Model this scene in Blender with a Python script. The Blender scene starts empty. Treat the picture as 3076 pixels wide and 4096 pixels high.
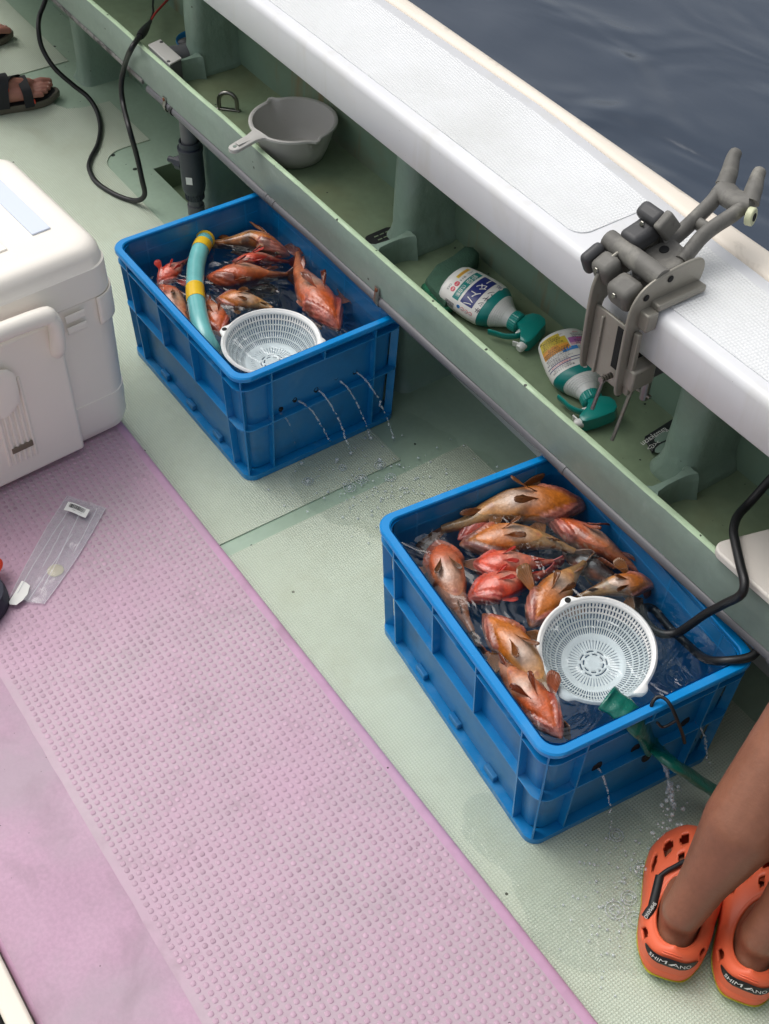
import bpy, bmesh, math, random
from mathutils import Vector, Matrix, noise as mnoise
R = math.radians
scene = bpy.context.scene
COL = scene.collection
random.seed(7)

# ------------------------------------------------------------------ camera
FPX, YAW, PIT, ROL = 5048.7, 2.5178, 0.8174, 0.0300
CPOS = Vector((0.4186, -1.4082, 2.0696))
IW, IH = 3076, 4096
_f = Vector((math.cos(YAW)*math.cos(PIT), math.sin(YAW)*math.cos(PIT), -math.sin(PIT)))
_r0 = Vector((math.sin(YAW), -math.cos(YAW), 0)); _u0 = _r0.cross(_f)
_r = math.cos(ROL)*_r0 + math.sin(ROL)*_u0
_u = -math.sin(ROL)*_r0 + math.cos(ROL)*_u0
cam_d = bpy.data.cameras.new('camera'); cam = bpy.data.objects.new('camera', cam_d); COL.objects.link(cam)
cam_d.sensor_fit = 'HORIZONTAL'; cam_d.sensor_width = 36; cam_d.lens = FPX/IW*36
cam_d.clip_start = 0.05; cam_d.clip_end = 2000
mw = Matrix((( _r.x, _u.x, -_f.x, CPOS.x), (_r.y, _u.y, -_f.y, CPOS.y), (_r.z, _u.z, -_f.z, CPOS.z), (0, 0, 0, 1)))
cam.matrix_world = mw
scene.camera = cam

# ------------------------------------------------------------------ sky, sun, exposure
SUN_EL, SUN_AZ = R(62), R(200)          # direction the light comes from
w = bpy.data.worlds.new('World'); scene.world = w; w.use_nodes = True
nt = w.node_tree; nt.nodes.clear()
sky = nt.nodes.new('ShaderNodeTexSky'); sky.sky_type = 'NISHITA'; sky.sun_disc = False
sky.sun_elevation = SUN_EL; sky.sun_rotation = R(90) - SUN_AZ; sky.dust_density = 4.0; sky.air_density = 1.2
hs = nt.nodes.new('ShaderNodeHueSaturation'); hs.inputs['Saturation'].default_value = 0.22
bg = nt.nodes.new('ShaderNodeBackground'); bg.inputs['Strength'].default_value = 0.15
wo = nt.nodes.new('ShaderNodeOutputWorld')
nt.links.new(sky.outputs[0], hs.inputs['Color']); nt.links.new(hs.outputs[0], bg.inputs['Color']); nt.links.new(bg.outputs[0], wo.inputs['Surface'])
sd = bpy.data.lights.new('sun', 'SUN'); sun = bpy.data.objects.new('sun', sd); COL.objects.link(sun)
sd.energy = 1.4; sd.angle = R(50); sd.color = (1.0, 0.96, 0.90)
sdir = Vector((math.cos(SUN_AZ)*math.cos(SUN_EL), math.sin(SUN_AZ)*math.cos(SUN_EL), math.sin(SUN_EL)))
sun.rotation_euler = sdir.to_track_quat('Z', 'Y').to_euler()
sun.location = sdir*6
scene.view_settings.view_transform = 'Standard'; scene.view_settings.look = 'None'
scene.view_settings.gamma = 1.0; scene.view_settings.use_curve_mapping = False
scene.view_settings.exposure = 0.0
scene.cycles.max_bounces = 7; scene.cycles.transparent_max_bounces = 12
scene.cycles.caustics_reflective = False; scene.cycles.caustics_refractive = False

# ------------------------------------------------------------------ placing helpers
def ray(px, py): return _f + _r*((px-IW/2)/FPX) - _u*((py-IH/2)/FPX)
def at(px, py, z):
    d = ray(px, py); return CPOS + d*((z-CPOS.z)/d.z)
def aty(px, py, y):
    d = ray(px, py); return CPOS + d*((y-CPOS.y)/d.y)
def atx(px, py, x):
    d = ray(px, py); return CPOS + d*((x-CPOS.x)/d.x)
def lerp(a, b, t): return a + (b-a)*t
def pl(x, pts):
    if x <= pts[0][0]: return pts[0][1]
    for (a, va), (b, vb) in zip(pts, pts[1:]):
        if x <= b: return va + (vb-va)*(x-a)/(b-a)
    return pts[-1][1]
def sm(t): t = max(0., min(1., t)); return t*t*(3-2*t)
def S(r, g, b):
    f = lambda c: (c/255/12.92) if c <= 10 else ((c/255+0.055)/1.055)**2.4
    return (f(r), f(g), f(b))
def spline(pts, n=8):
    pts = [Vector(p) for p in pts]; out = []
    P = [pts[0]*2-pts[1]] + pts + [pts[-1]*2-pts[-2]]
    for i in range(1, len(P)-2):
        a, b, c, d = P[i-1], P[i], P[i+1], P[i+2]
        for k in range(n):
            t = k/n
            out.append(0.5*((2*b) + (c-a)*t + (2*a-5*b+4*c-d)*t*t + (3*b-a-3*c+d)*t*t*t))
    out.append(pts[-1]); return out

# ------------------------------------------------------------------ mesh helpers
class MB:
    def __init__(s): s.v = []; s.f = []; s.c = []; s.m = []
    def add(s, vs, fs, col=None, mi=0):
        o = len(s.v); s.v += [tuple(p) for p in vs]
        if col is not None: s.c += [col]*len(vs) if isinstance(col[0], (int, float)) else list(col)
        s.f += [tuple(i+o for i in f) for f in fs]; s.m += [mi]*len(fs)
        return s
    def box(s, c, size, rz=0, mi=0, M=None):
        x, y, z = [d/2 for d in size]
        vs = [Vector((i*x, j*y, k*z)) for i in (-1, 1) for j in (-1, 1) for k in (-1, 1)]
        rm = M if M is not None else Matrix.Rotation(rz, 3, 'Z')
        vs = [rm @ p + Vector(c) for p in vs]
        return s.add(vs, [(0,1,3,2), (4,6,7,5), (0,4,5,1), (2,3,7,6), (0,2,6,4), (1,5,7,3)], mi=mi)
    def loft(s, rings, close=True, cap0=False, cap1=False, wrap=False, mi=0, col=None):
        n = len(rings[0]); o = []; vs = []
        for r in rings: o.append(len(vs)); vs += r
        fs = []; m = len(rings)
        for i in range(m if wrap else m-1):
            a, b = o[i], o[(i+1) % m]
            for k in range(n if close else n-1):
                k2 = (k+1) % n; fs.append((a+k, a+k2, b+k2, b+k))
        if cap0: fs.append(tuple(range(n))[::-1])
        if cap1: fs.append(tuple(o[-1]+k for k in range(n)))
        return s.add(vs, fs, mi=mi, col=col)
    def tube(s, pts, r, n=10, caps=True, mi=0, flat=None):
        pts = [Vector(p) for p in pts]; rings = []; up = None
        for i, p in enumerate(pts):
            t = (pts[min(i+1, len(pts)-1)] - pts[max(i-1, 0)]).normalized()
            if up is None:
                up = Vector((0, 0, 1)) if abs(t.z) < .9 else Vector((0, 1, 0))
            up = (up - t*up.dot(t)).normalized(); sd_ = t.cross(up)
            rr = r[i] if isinstance(r, (list, tuple)) else r
            ra, rb = (rr if isinstance(rr, tuple) else (rr, rr))
            rings.append([p + sd_*math.cos(2*math.pi*k/n)*ra + up*math.sin(2*math.pi*k/n)*rb for k in range(n)])
        return s.loft(rings, cap0=caps, cap1=caps, mi=mi)
    def lathe(s, prof, n=32, M=None, mi=0, cap0=False, cap1=False):
        M = M or Matrix.Identity(4)
        return s.loft([[M @ Vector((r*math.cos(2*math.pi*k/n), r*math.sin(2*math.pi*k/n), z)) for k in range(n)] for r, z in prof], cap0=cap0, cap1=cap1, mi=mi)
    def prism(s, poly, z0, z1, M=None, mi=0):
        M = M or Matrix.Identity(4); n = len(poly)
        return s.loft([[M @ Vector((p[0], p[1], z)) for p in poly] for z in (z0, z1)], cap0=True, cap1=True, mi=mi)
    def build(s, name, mat, parent=None, smooth=40, bevel=None, seg=2, solid=None, sub=0, loc=None):
        me = bpy.data.meshes.new(name); me.from_pydata(s.v, [], s.f)
        mats = mat if isinstance(mat, (list, tuple)) else [mat]
        for m_ in mats: me.materials.append(m_)
        if len(mats) > 1: me.polygons.foreach_set('material_index', s.m)
        bm = bmesh.new(); bm.from_mesh(me); bmesh.ops.recalc_face_normals(bm, faces=bm.faces); bm.to_mesh(me); bm.free()
        if s.c and len(s.c) == len(me.vertices):
            ca = me.color_attributes.new('Col', 'FLOAT_COLOR', 'POINT')
            flat = []
            for c in s.c: flat += [c[0], c[1], c[2], 1.0]
            ca.data.foreach_set('color', flat)
        if smooth:
            me.polygons.foreach_set('use_smooth', [True]*len(me.polygons))
            me.set_sharp_from_angle(angle=R(smooth))
        me.update()
        o = bpy.data.objects.new(name, me); COL.objects.link(o)
        if solid:
            md = o.modifiers.new('solid', 'SOLIDIFY'); md.thickness = solid; md.offset = 0
        if bevel:
            md = o.modifiers.new('bevel', 'BEVEL'); md.width = bevel; md.segments = seg; md.limit_method = 'ANGLE'; md.angle_limit = R(40)
        if sub:
            md = o.modifiers.new('sub', 'SUBSURF'); md.levels = sub; md.render_levels = sub
        if parent:
            o.parent = parent
            if parent.type == 'EMPTY' or True: o.matrix_parent_inverse = PINV.get(parent.name, Matrix.Identity(4))
        if loc: o.location = loc
        return o
PINV = {}
def empty(name, loc=(0, 0, 0), rz=0, M=None, world=True):
    """Empty at a thing's base. world=True: parts are modelled in world coordinates and keep their place."""
    o = bpy.data.objects.new(name, None); COL.objects.link(o); o.empty_display_size = 0.05
    mat4 = M if M is not None else Matrix.Translation(loc) @ Matrix.Rotation(rz, 4, 'Z')
    o.matrix_world = mat4
    if world: PINV[o.name] = mat4.inverted()
    return o
def tag(o, label, cat, group=None):
    o['label'] = label; o['category'] = cat
    if group: o['group'] = group
    return o
def struct(o): o['kind'] = 'structure'; return o
def stuff(o): o['kind'] = 'stuff'; return o
def rrect(hx, hy, r, n=6, cx=0, cy=0):
    out = []
    for (sx, sy, a0) in ((1, 1, 0), (-1, 1, 90), (-1, -1, 180), (1, -1, 270)):
        for k in range(n+1):
            a = R(a0 + 90*k/n)
            out.append((cx+sx*(hx-r)+r*math.cos(a), cy+sy*(hy-r)+r*math.sin(a)))
    return out
def r3(hx, hy, r, z, n=6, cx=0, cy=0): return [Vector((x, y, z)) for x, y in rrect(hx, hy, r, n, cx, cy)]

# ------------------------------------------------------------------ materials
class NG:
    def __init__(s, name):
        s.m = bpy.data.materials.new(name); s.m.use_nodes = True
        s.t = s.m.node_tree; s.t.nodes.clear()
        s.out = s.t.nodes.new('ShaderNodeOutputMaterial'); s.co = s.t.nodes.new('ShaderNodeTexCoord')
    def n(s, typ, **kw):
        nd = s.t.nodes.new(typ)
        for k, v in kw.items():
            if k.startswith('i_'):
                key = k[2:]
                nd.inputs[int(key) if key.isdigit() else key.replace('_', ' ')].default_value = v
            else: setattr(nd, k, v)
        return nd
    def l(s, a, b): s.t.links.new(a, b)
    def noise(s, scale, detail=3, rough=.55, vec=None, dist=0):
        nd = s.n('ShaderNodeTexNoise', i_Scale=scale, i_Detail=detail, i_Roughness=rough, i_Distortion=dist)
        s.l(vec or s.co.outputs['Object'], nd.inputs['Vector']); return nd.outputs['Fac']
    def ramp(s, fac, a, b, ca=(0, 0, 0, 1), cb=(1, 1, 1, 1)):
        nd = s.n('ShaderNodeValToRGB'); e = nd.color_ramp.elements
        e[0].position = a; e[0].color = ca; e[1].position = b; e[1].color = cb
        s.l(fac, nd.inputs['Fac']); return nd.outputs['Color']
    def mix(s, fac, a, b, bt='MIX'):
        nd = s.n('ShaderNodeMix', data_type='RGBA', blend_type=bt)
        for sock, val in ((nd.inputs[0], fac), (nd.inputs[6], a), (nd.inputs[7], b)):
            if hasattr(val, 'links'): s.l(val, sock)
            elif isinstance(val, (int, float)): sock.default_value = val
            else: sock.default_value = (*val[:3], 1)
        return nd.outputs[2]
    def math(s, op, a, b=None):
        nd = s.n('ShaderNodeMath', operation=op)
        for i, v in enumerate((a, b)):
            if v is None: continue
            if hasattr(v, 'links'): s.l(v, nd.inputs[i])
            else: nd.inputs[i].default_value = v
        return nd.outputs[0]
    def bump(s, h, strength, dist, nrm=None):
        nd = s.n('ShaderNodeBump', i_Strength=strength, i_Distance=dist)
        s.l(h, nd.inputs['Height'])
        if nrm: s.l(nrm, nd.inputs['Normal'])
        return nd.outputs[0]
    def bsdf(s, **kw):
        nd = s.n('ShaderNodeBsdfPrincipled')
        for k, v in kw.items():
            sock = nd.inputs[k.replace('_', ' ')]
            if hasattr(v, 'links'): s.l(v, sock)
            elif isinstance(v, tuple) and len(v) == 3: sock.default_value = (*v, 1)
            else: sock.default_value = v
        s.l(nd.outputs[0], s.out.inputs['Surface']); return nd

def mat(name, col, rough=.5, metal=0., spec=.5, coat=0., vary=(6., .08), fine=None, stain=None, specks=None, bump=None, bump2=None, vcol=False, sss=0., rvar=0., mult=None, coat_rough=.1, streak=None):
    g = NG(name)
    if vcol:
        a = g.n('ShaderNodeVertexColor', layer_name='Col'); base = a.outputs['Color']
    else: base = g.mix(0.0, col, col)
    if vary:
        f = g.ramp(g.noise(vary[0], 4), .3, .7)
        lo = tuple(1-vary[1] for _ in range(3)); hi = tuple(1+vary[1]*.6 for _ in range(3))
        base = g.mix(1.0, base, g.mix(f, lo, hi), 'MULTIPLY')
    if fine:
        f = g.ramp(g.noise(fine[0], 2), .35, .65)
        base = g.mix(1.0, base, g.mix(f, tuple(1-fine[1] for _ in range(3)), (1, 1, 1)), 'MULTIPLY')
    if stain:   # (colour, scale, lo, hi, amount)
        for st in (stain if isinstance(stain, list) else [stain]):
            f = g.ramp(g.noise(st[1], 5, .6, dist=.4), st[2], st[3]); base = g.mix(g.math('MULTIPLY', f, st[4]), base, st[0])
    if streak:  # runs down the surface
        mp = g.n('ShaderNodeMapping'); mp.inputs['Scale'].default_value = (streak[1], streak[1], streak[1]*.12); g.l(g.co.outputs['Object'], mp.inputs['Vector'])
        f = g.ramp(g.noise(1.0, 4, .6, mp.outputs[0]), streak[2], streak[3]); base = g.mix(g.math('MULTIPLY', f, streak[4]), base, streak[0])
    if specks:  # (colour, scale, size)
        for sp in (specks if isinstance(specks, list) else [specks]):
            v = g.n('ShaderNodeTexVoronoi', i_Scale=sp[1]); g.l(g.co.outputs['Object'], v.inputs['Vector'])
            v.inputs['Randomness'].default_value = 1
            keep = g.n('ShaderNodeSeparateColor'); g.l(v.outputs['Color'], keep.inputs[0])
            nz = g.math('MULTIPLY', g.noise(sp[1]*3, 2), sp[2]*1.2)
            f = g.math('MULTIPLY', g.math('LESS_THAN', g.math('ADD', v.outputs['Distance'], nz), sp[2]*1.3), g.math('GREATER_THAN', keep.outputs[0], sp[3] if len(sp) > 3 else .6))
            base = g.mix(f, base, sp[0])
    nrm = None
    if bump: nrm = g.bump(g.noise(bump[0], 4), bump[1], bump[2])
    if bump2: nrm = g.bump(g.noise(bump2[0], 3), bump2[1], bump2[2], nrm)
    ro = rough
    if rvar: ro = g.math('ADD', rough-rvar/2, g.math('MULTIPLY', g.noise(9, 3), rvar))
    b = g.bsdf(Base_Color=base, Roughness=ro, Metallic=metal, Specular_IOR_Level=spec, Coat_Weight=coat, Coat_Roughness=coat_rough)
    if sss:
        b.inputs['Subsurface Weight'].default_value = sss; b.inputs['Subsurface Radius'].default_value = (.012, .005, .003)
    if nrm: g.l(nrm, b.inputs['Normal'])
    return g.m

def nonskid(name, col, dirt, pitch, dist, rough=.5, rot=0, wet=0., specks=None, stain=None):
    g = NG(name)
    sep = g.n('ShaderNodeSeparateXYZ')
    if rot:
        mp = g.n('ShaderNodeMapping'); mp.inputs['Rotation'].default_value = (0, 0, rot); g.l(g.co.outputs['Object'], mp.inputs['Vector']); g.l(mp.outputs[0], sep.inputs[0])
    else: g.l(g.co.outputs['Object'], sep.inputs[0])
    k = math.pi/pitch
    h = g.math('MULTIPLY', g.math('ABSOLUTE', g.math('SINE', g.math('MULTIPLY', sep.outputs[0], k))), g.math('ABSOLUTE', g.math('SINE', g.math('MULTIPLY', sep.outputs[1], k))))
    hh = g.ramp(h, .15, .75)
    base = g.mix(hh, dirt, col)
    f = g.ramp(g.noise(3.5, 5), .3, .7); base = g.mix(1.0, base, g.mix(f, (.86, .86, .84), (1.04, 1.04, 1.04)), 'MULTIPLY')
    f = g.ramp(g.noise(14, 4), .5, .75); base = g.mix(g.math('MULTIPLY', f, .3), base, dirt)
    if specks:
        v = g.n('ShaderNodeTexVoronoi', i_Scale=specks[1]); g.l(g.co.outputs['Object'], v.inputs['Vector'])
        keep = g.n('ShaderNodeSeparateColor'); g.l(v.outputs['Color'], keep.inputs[0])
        nz = g.math('MULTIPLY', g.noise(specks[1]*4, 2), specks[2])
        fs = g.math('MULTIPLY', g.math('LESS_THAN', g.math('ADD', v.outputs['Distance'], nz), specks[2]*1.25), g.math('GREATER_THAN', keep.outputs[0], specks[3]))
        base = g.mix(fs, base, specks[0])
    if stain:
        f = g.ramp(g.noise(stain[1], 5, .6, dist=.5), stain[2], stain[3]); base = g.mix(g.math('MULTIPLY', f, stain[4]), base, stain[0])
    ro = g.math('ADD', rough-.08, g.math('MULTIPLY', g.noise(4, 4), .25))
    b = g.bsdf(Base_Color=base, Roughness=ro, Specular_IOR_Level=.4)
    g.l(g.bump(h, 1.0, dist, g.bump(g.noise(30, 3), .15, .003)), b.inputs['Normal'])
    return g.m

def water_mat(name, tint, bscale, bstr, bdist, rough=0.02, murk_glint=0.0, murk_glint_col=(.02, .04, .06), ior=1.33):
    g = NG(name)
    tr = g.n('ShaderNodeBsdfTransparent'); tr.inputs[0].default_value = (*tint, 1)
    gl = g.n('ShaderNodeBsdfGlossy'); gl.inputs['Roughness'].default_value = rough; gl.inputs['Color'].default_value = (1, 1, 1, 1)
    lw = g.n('ShaderNodeLayerWeight', i_Blend=.5); fr_o = g.math('ADD', ((ior-1)/(ior+1))**2, g.math('MULTIPLY', g.math('POWER', lw.outputs['Facing'], 4.0), .75))
    nrm = g.bump(g.noise(bscale, 3, .5, dist=1.0), bstr, bdist)
    g.l(nrm, gl.inputs['Normal']); g.l(nrm, lw.inputs['Normal'])
    mx = g.n('ShaderNodeMixShader'); g.l(fr_o, mx.inputs[0]); g.l(gl.outputs[0], mx.inputs[2])
    if murk_glint:
        df = g.n('ShaderNodeBsdfDiffuse'); df.inputs[0].default_value = (*murk_glint_col, 1)
        m2 = g.n('ShaderNodeMixShader'); m2.inputs[0].default_value = murk_glint
        g.l(tr.outputs[0], m2.inputs[1]); g.l(df.outputs[0], m2.inputs[2]); g.l(m2.outputs[0], mx.inputs[1])
    else: g.l(tr.outputs[0], mx.inputs[1])
    g.l(mx.outputs[0], g.out.inputs['Surface']); return g.m
def glassy(name, col=(1, 1, 1), rough=.0, ior=1.33):
    g = NG(name); b = g.n('ShaderNodeBsdfGlass'); b.inputs['Color'].default_value = (*col, 1); b.inputs['Roughness'].default_value = rough; b.inputs['IOR'].default_value = ior
    g.l(b.outputs[0], g.out.inputs['Surface']); return g.m

CH = S(38, 46, 42)
M = {}
M['green'] = mat('painted_frp_green', S(140, 162, 144), .42, vary=(3, .12), fine=(55, .05), specks=[(CH, 16, .055, .72), (CH, 42, .05, .8)], stain=[(S(120, 128, 92), 2.2, .5, .8, .35)], bump=(14, .25, .006), bump2=(90, .12, .002), rvar=.25)
M['lip'] = mat('lip_green', S(134, 151, 140), .38, vary=(4, .1), fine=(60, .06), specks=[(CH, 22, .09, .6)], stain=[(S(118, 128, 124), 3, .45, .7, .55), (S(150, 160, 154), 20, .6, .72, .4)], bump=(22, .3, .004), bump2=(120, .15, .0015), rvar=.2)
M['lipedge'] = mat('lip_lit_worn_edge', S(186, 210, 176), .45, vary=(20, .12), specks=[(S(52, 60, 50), 42, .20, .42)], bump=(50, .5, .003))  # upward-facing edge painted paler as if lit; the dark specks are paint chips
M['shelf'] = mat('shelf_green', S(126, 144, 116), .42, vary=(2.5, .16), fine=(40, .08), stain=[(S(112, 104, 66), 3.1, .5, .78, .5), (S(120, 84, 48), 1.3, .66, .8, .35)], specks=[(CH, 26, .10, .5), (CH, 60, .08, .6)], bump=(10, .2, .005), rvar=.3)
M['wall'] = mat('bulwark_green', S(118, 142, 124), .45, vary=(3, .12), streak=(S(140, 96, 48), 13, .56, .70, .6), stain=[(S(140, 88, 40), 2.0, .6, .8, .55), (S(112, 120, 90), 4, .5, .75, .4)], specks=[(CH, 20, .05, .8)], bump=(12, .25, .006))
M['pillar'] = mat('pillar_green', S(130, 152, 138), .4, vary=(5, .10), specks=[(CH, 20, .07, .7)], streak=(S(96, 104, 84), 18, .58, .74, .4), stain=[(S(118, 128, 108), 5, .55, .8, .35)], bump=(16, .5, .01), bump2=(60, .35, .004), rvar=.25)
M['deck'] = mat('deck_green', S(166, 188, 168), .4, vary=(3, .12), fine=(60, .05), specks=[(CH, 11, .11, .62), (CH, 34, .09, .68)], stain=[(S(122, 138, 112), 2.5, .5, .8, .4)], bump=(9, .12, .006), rvar=.3)
M['panel'] = nonskid('nonskid_sage', S(201, 211, 194), S(188, 199, 181), .0058, .0009, .40, specks=(S(64, 68, 58), 18, .075, .72), stain=(S(172, 178, 156), 7, .5, .75, .5))
M['cap'] = mat('gunwale_white', S(222, 223, 226), .34, vary=(3, .05), specks=[(S(120, 120, 118), 14, .04, .75), (S(140, 138, 130), 44, .04, .85)], streak=(S(206, 204, 196), 16, .55, .75, .5), stain=[(S(214, 212, 206), 6, .56, .76, .5)], bump=(8, .12, .004), rvar=.15)
M['cappanel'] = nonskid('nonskid_white', S(230, 231, 233), S(222, 224, 226), .0068, .0009, .38, rot=R(8))
M['cream'] = mat('strake_cream', S(232, 222, 208), .5, vary=(5, .06), stain=[(S(120, 110, 92), 9, .6, .72, .5)], specks=[(S(96, 88, 74), 40, .07, .75)], bump=(20, .2, .003))
M['hull'] = mat('hull_white', S(215, 215, 212), .3)
M['pink'] = mat('pink_frp', S(202, 158, 188), .5, vary=(2.2, .10), fine=(70, .05), stain=[(S(168, 150, 162), 2.2, .45, .65, .65), (S(150, 122, 138), 9, .5, .74, .5)], specks=[(S(70, 55, 62), 12, .035, .8), (S(90, 70, 80), 40, .05, .86)], bump=(70, .15, .0015), rvar=.2)
M['stud'] = mat('pink_stud', S(190, 157, 176), .48, vary=(30, .14), stain=[(S(166, 146, 157), 5, .48, .72, .6), (S(140, 116, 128), 24, .55, .72, .5)])
M['pinkdark'] = mat('pink_smooth_worn', S(186, 148, 172), .5, vary=(3, .12), fine=(130, .10), stain=[(S(164, 146, 158), 2.6, .45, .62, .75), (S(140, 116, 130), 10, .5, .72, .5)], specks=[(S(72, 58, 64), 14, .05, .7), (S(96, 78, 86), 48, .07, .7)], bump=(90, .25, .0015), rvar=.25)
M['worn'] = mat('pink_worn', S(186, 164, 176), .5, vary=(2.5, .08), fine=(80, .05), stain=[(S(190, 154, 176), 2.0, .42, .62, .8), (S(170, 156, 163), 5, .48, .72, .6), (S(142, 120, 130), 15, .56, .76, .45)], specks=[(S(70, 55, 62), 12, .04, .78), (S(90, 70, 80), 40, .06, .84), (S(120, 80, 60), 7, .02, .8)], bump=(70, .15, .0015), rvar=.25)
M['black'] = mat('black_rubber', S(22, 23, 26), .5, vary=(20, .2))
M['cable'] = mat('black_cable', S(20, 21, 24), .42, vary=(30, .2), bump=(120, .2, .001))
M['pvc'] = mat('grey_pvc', S(96, 96, 100), .4, vary=(8, .12), specks=[(S(60, 62, 64), 50, .06, .75)], rvar=.2)
M['pvcd'] = mat('dark_pvc', S(52, 56, 66), .38, vary=(8, .15))
M['oldstrip'] = mat('weathered_strip', S(120, 118, 116), .6, vary=(30, .3), stain=[(S(40, 40, 40), 40, .5, .6, .8)])
M['steel'] = mat('stainless', S(150, 148, 142), .3, 1.0, vary=(20, .2), stain=[(S(120, 82, 48), 18, .58, .75, .5)])
M['rust'] = mat('rust', S(120, 66, 36), .8, vary=(60, .4), stain=[(S(60, 34, 22), 40, .5, .65, .6)])
M['blue'] = mat('crate_blue', S(0, 112, 172), .36, vary=(6, .08), fine=(50, .05), specks=[(S(12, 40, 62), 30, .035, .86)], stain=[(S(96, 136, 160), 4, .5, .74, .5), (S(8, 56, 90), 9, .55, .76, .45)], bump=(20, .1, .002), rvar=.2)
M['bluerim'] = mat('crate_rim_blue', S(0, 134, 206), .3, vary=(7, .08), specks=[(S(10, 50, 80), 30, .05, .8), (S(150, 190, 215), 60, .06, .8)], stain=[(S(90, 156, 210), 7, .54, .74, .45)], bump=(30, .1, .0015), rvar=.2)
M['bluerib'] = mat('crate_rib_lit_blue', S(14, 124, 186), .34, vary=(10, .1), stain=[(S(110, 160, 196), 14, .52, .72, .45)], rvar=.2)  # paler than the body: highlights of the rib edges put into the colour
M['hole'] = mat('scorched_hole', S(14, 16, 18), .8, vary=(60, .3), bump=(200, .6, .002))
M['white_plastic'] = mat('white_plastic', S(236, 236, 234), .32, vary=(6, .03), coat=.2)
M['cooler'] = mat('cooler_white', S(246, 240, 230), .38, vary=(3, .025), bump=(60, .04, .001), specks=[(S(150, 140, 130), 9, .02, .85)])
M['coolblue'] = mat('cooler_strip', S(212, 220, 236), .4, vary=None)
M['coolin'] = mat('cooler_slot', S(120, 108, 92), .6)
M['bowl'] = mat('grey_bowl', S(186, 184, 180), .42, vary=(6, .06), specks=[(S(90, 90, 88), 60, .04, .8)])
M['teal'] = mat('teal_plastic', S(14, 138, 128), .3, vary=(8, .05), coat=.2)
M['bottle'] = mat('bottle_white', S(224, 224, 220), .3, vary=(8, .03), coat=.25)
M['hose'] = mat('hose_turquoise', S(112, 186, 186), .25, vary=(18, .14), coat=.4, stain=[(S(70, 120, 118), 16, .55, .75, .4)])
M['yellow'] = mat('yellow_tape', S(226, 184, 30), .35, vary=(14, .1), coat=.3)
M['greenhose'] = mat('green_layflat_hose', S(8, 100, 86), .28, vary=(12, .18), coat=.4, bump=(25, .8, .01))
M['tarp'] = mat('mesh_cloth', S(58, 92, 74), .85, vary=(20, .25), bump=(300, .6, .003))
M['tarp2'] = mat('scrub_green', S(34, 110, 78), .9, vary=(60, .4), bump=(240, 1.0, .005))
M['board'] = mat('cutting_board', S(214, 208, 200), .5, vary=(5, .06), stain=[(S(140, 128, 110), 12, .6, .72, .3)], bump=(40, .15, .002))
M['silver'] = mat('worn_silver_paint', S(150, 146, 136), .42, .35, vary=(12, .12), specks=[(S(60, 58, 54), 70, .08, .6)], stain=[(S(110, 84, 60), 14, .62, .75, .4)], bump=(60, .3, .002))
M['greyplastic'] = mat('weathered_grey_plastic', S(108, 106, 101), .58, vary=(18, .25), stain=[(S(150, 147, 138), 16, .50, .66, .7), (S(70, 68, 66), 30, .58, .7, .5)], bump=(60, .4, .002))
M['darkplastic'] = mat('dark_grey_plastic', S(66, 66, 68), .5, vary=(14, .18), stain=[(S(104, 104, 102), 24, .6, .75, .4)])
M['nylon'] = mat('nylon_bush', S(204, 206, 170), .4)
M['clog'] = mat('orange_clog', S(228, 104, 68), .45, vary=(9, .07), bump=(140, .1, .001), sss=.0)
M['sole'] = mat('lime_sole', S(172, 176, 44), .5, vary=(14, .12))
M['badge'] = mat('black_badge', S(22, 22, 24), .35)
M['print_white'] = mat('print_white', S(225, 225, 220), .4, vary=None)
M['skin'] = mat('skin', S(140, 92, 70), .42, vary=(9, .16), fine=(90, .08), stain=[(S(116, 66, 54), 12, .55, .8, .35)], specks=[(S(90, 50, 38), 24, .02, .93)], bump=(240, .3, .0015), bump2=(38, .3, .004), sss=.12)
M['skin2'] = mat('skin_foot', S(166, 114, 100), .5, vary=(14, .14), fine=(120, .05), bump=(160, .15, .0015), sss=.15)
M['nail'] = mat('toe_nail', S(196, 158, 146), .35, vary=None)
M['strap'] = mat('black_webbing', S(30, 31, 36), .7, vary=(40, .2), bump=(400, .3, .001))
M['sandal'] = mat('olive_sole', S(96, 92, 80), .7, vary=(16, .12), bump=(120, .2, .001))
M['redtab'] = mat('red_tab', S(236, 72, 48), .5)
M['shorts'] = mat('dark_fabric', S(38, 40, 46), .85, vary=(20, .2), bump=(160, .4, .002))
M['shirt'] = mat('grey_fabric', S(70, 76, 84), .85, vary=(20, .2))
M['hair'] = mat('dark_hair', S(28, 25, 24), .5, vary=(60, .3))
M['paper'] = mat('white_paper', S(232, 232, 228), .6, vary=(20, .04))
M['ink'] = mat('black_ink', S(30, 30, 32), .5, vary=None)
M['coin'] = mat('cream_disc', S(206, 196, 160), .45)
M['redwire'] = mat('red_wire', S(190, 40, 40), .4)
M['bluebasin'] = mat('blue_basin', S(14, 112, 168), .35)
M['foil'] = mat('black_packet', S(26, 27, 32), .3, vary=(14, .1), coat=.3)
M['shoe_red'] = mat('shoe_orange', S(232, 66, 30), .6); M['shoe_navy'] = mat('shoe_navy', S(38, 42, 58), .7, vary=(60, .2))
M['fish'] = mat('fish_skin', (1, 1, 1), .30, vcol=True, vary=(45, .22), fine=(240, .14), bump=(190, .5, .003), bump2=(40, .35, .006), coat=.65, coat_rough=.06, stain=[(S(70, 34, 18), 34, .58, .70, .28)])
M['eye'] = mat('fish_eye', S(20, 18, 16), .1, coat=.8)
M['mouth'] = mat('fish_mouth', S(96, 52, 54), .3, coat=.5)
M['fin'] = mat('fish_fin', (1, 1, 1), .3, vcol=True, vary=(60, .2), bump=(200, .3, .002), coat=.5)
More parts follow.
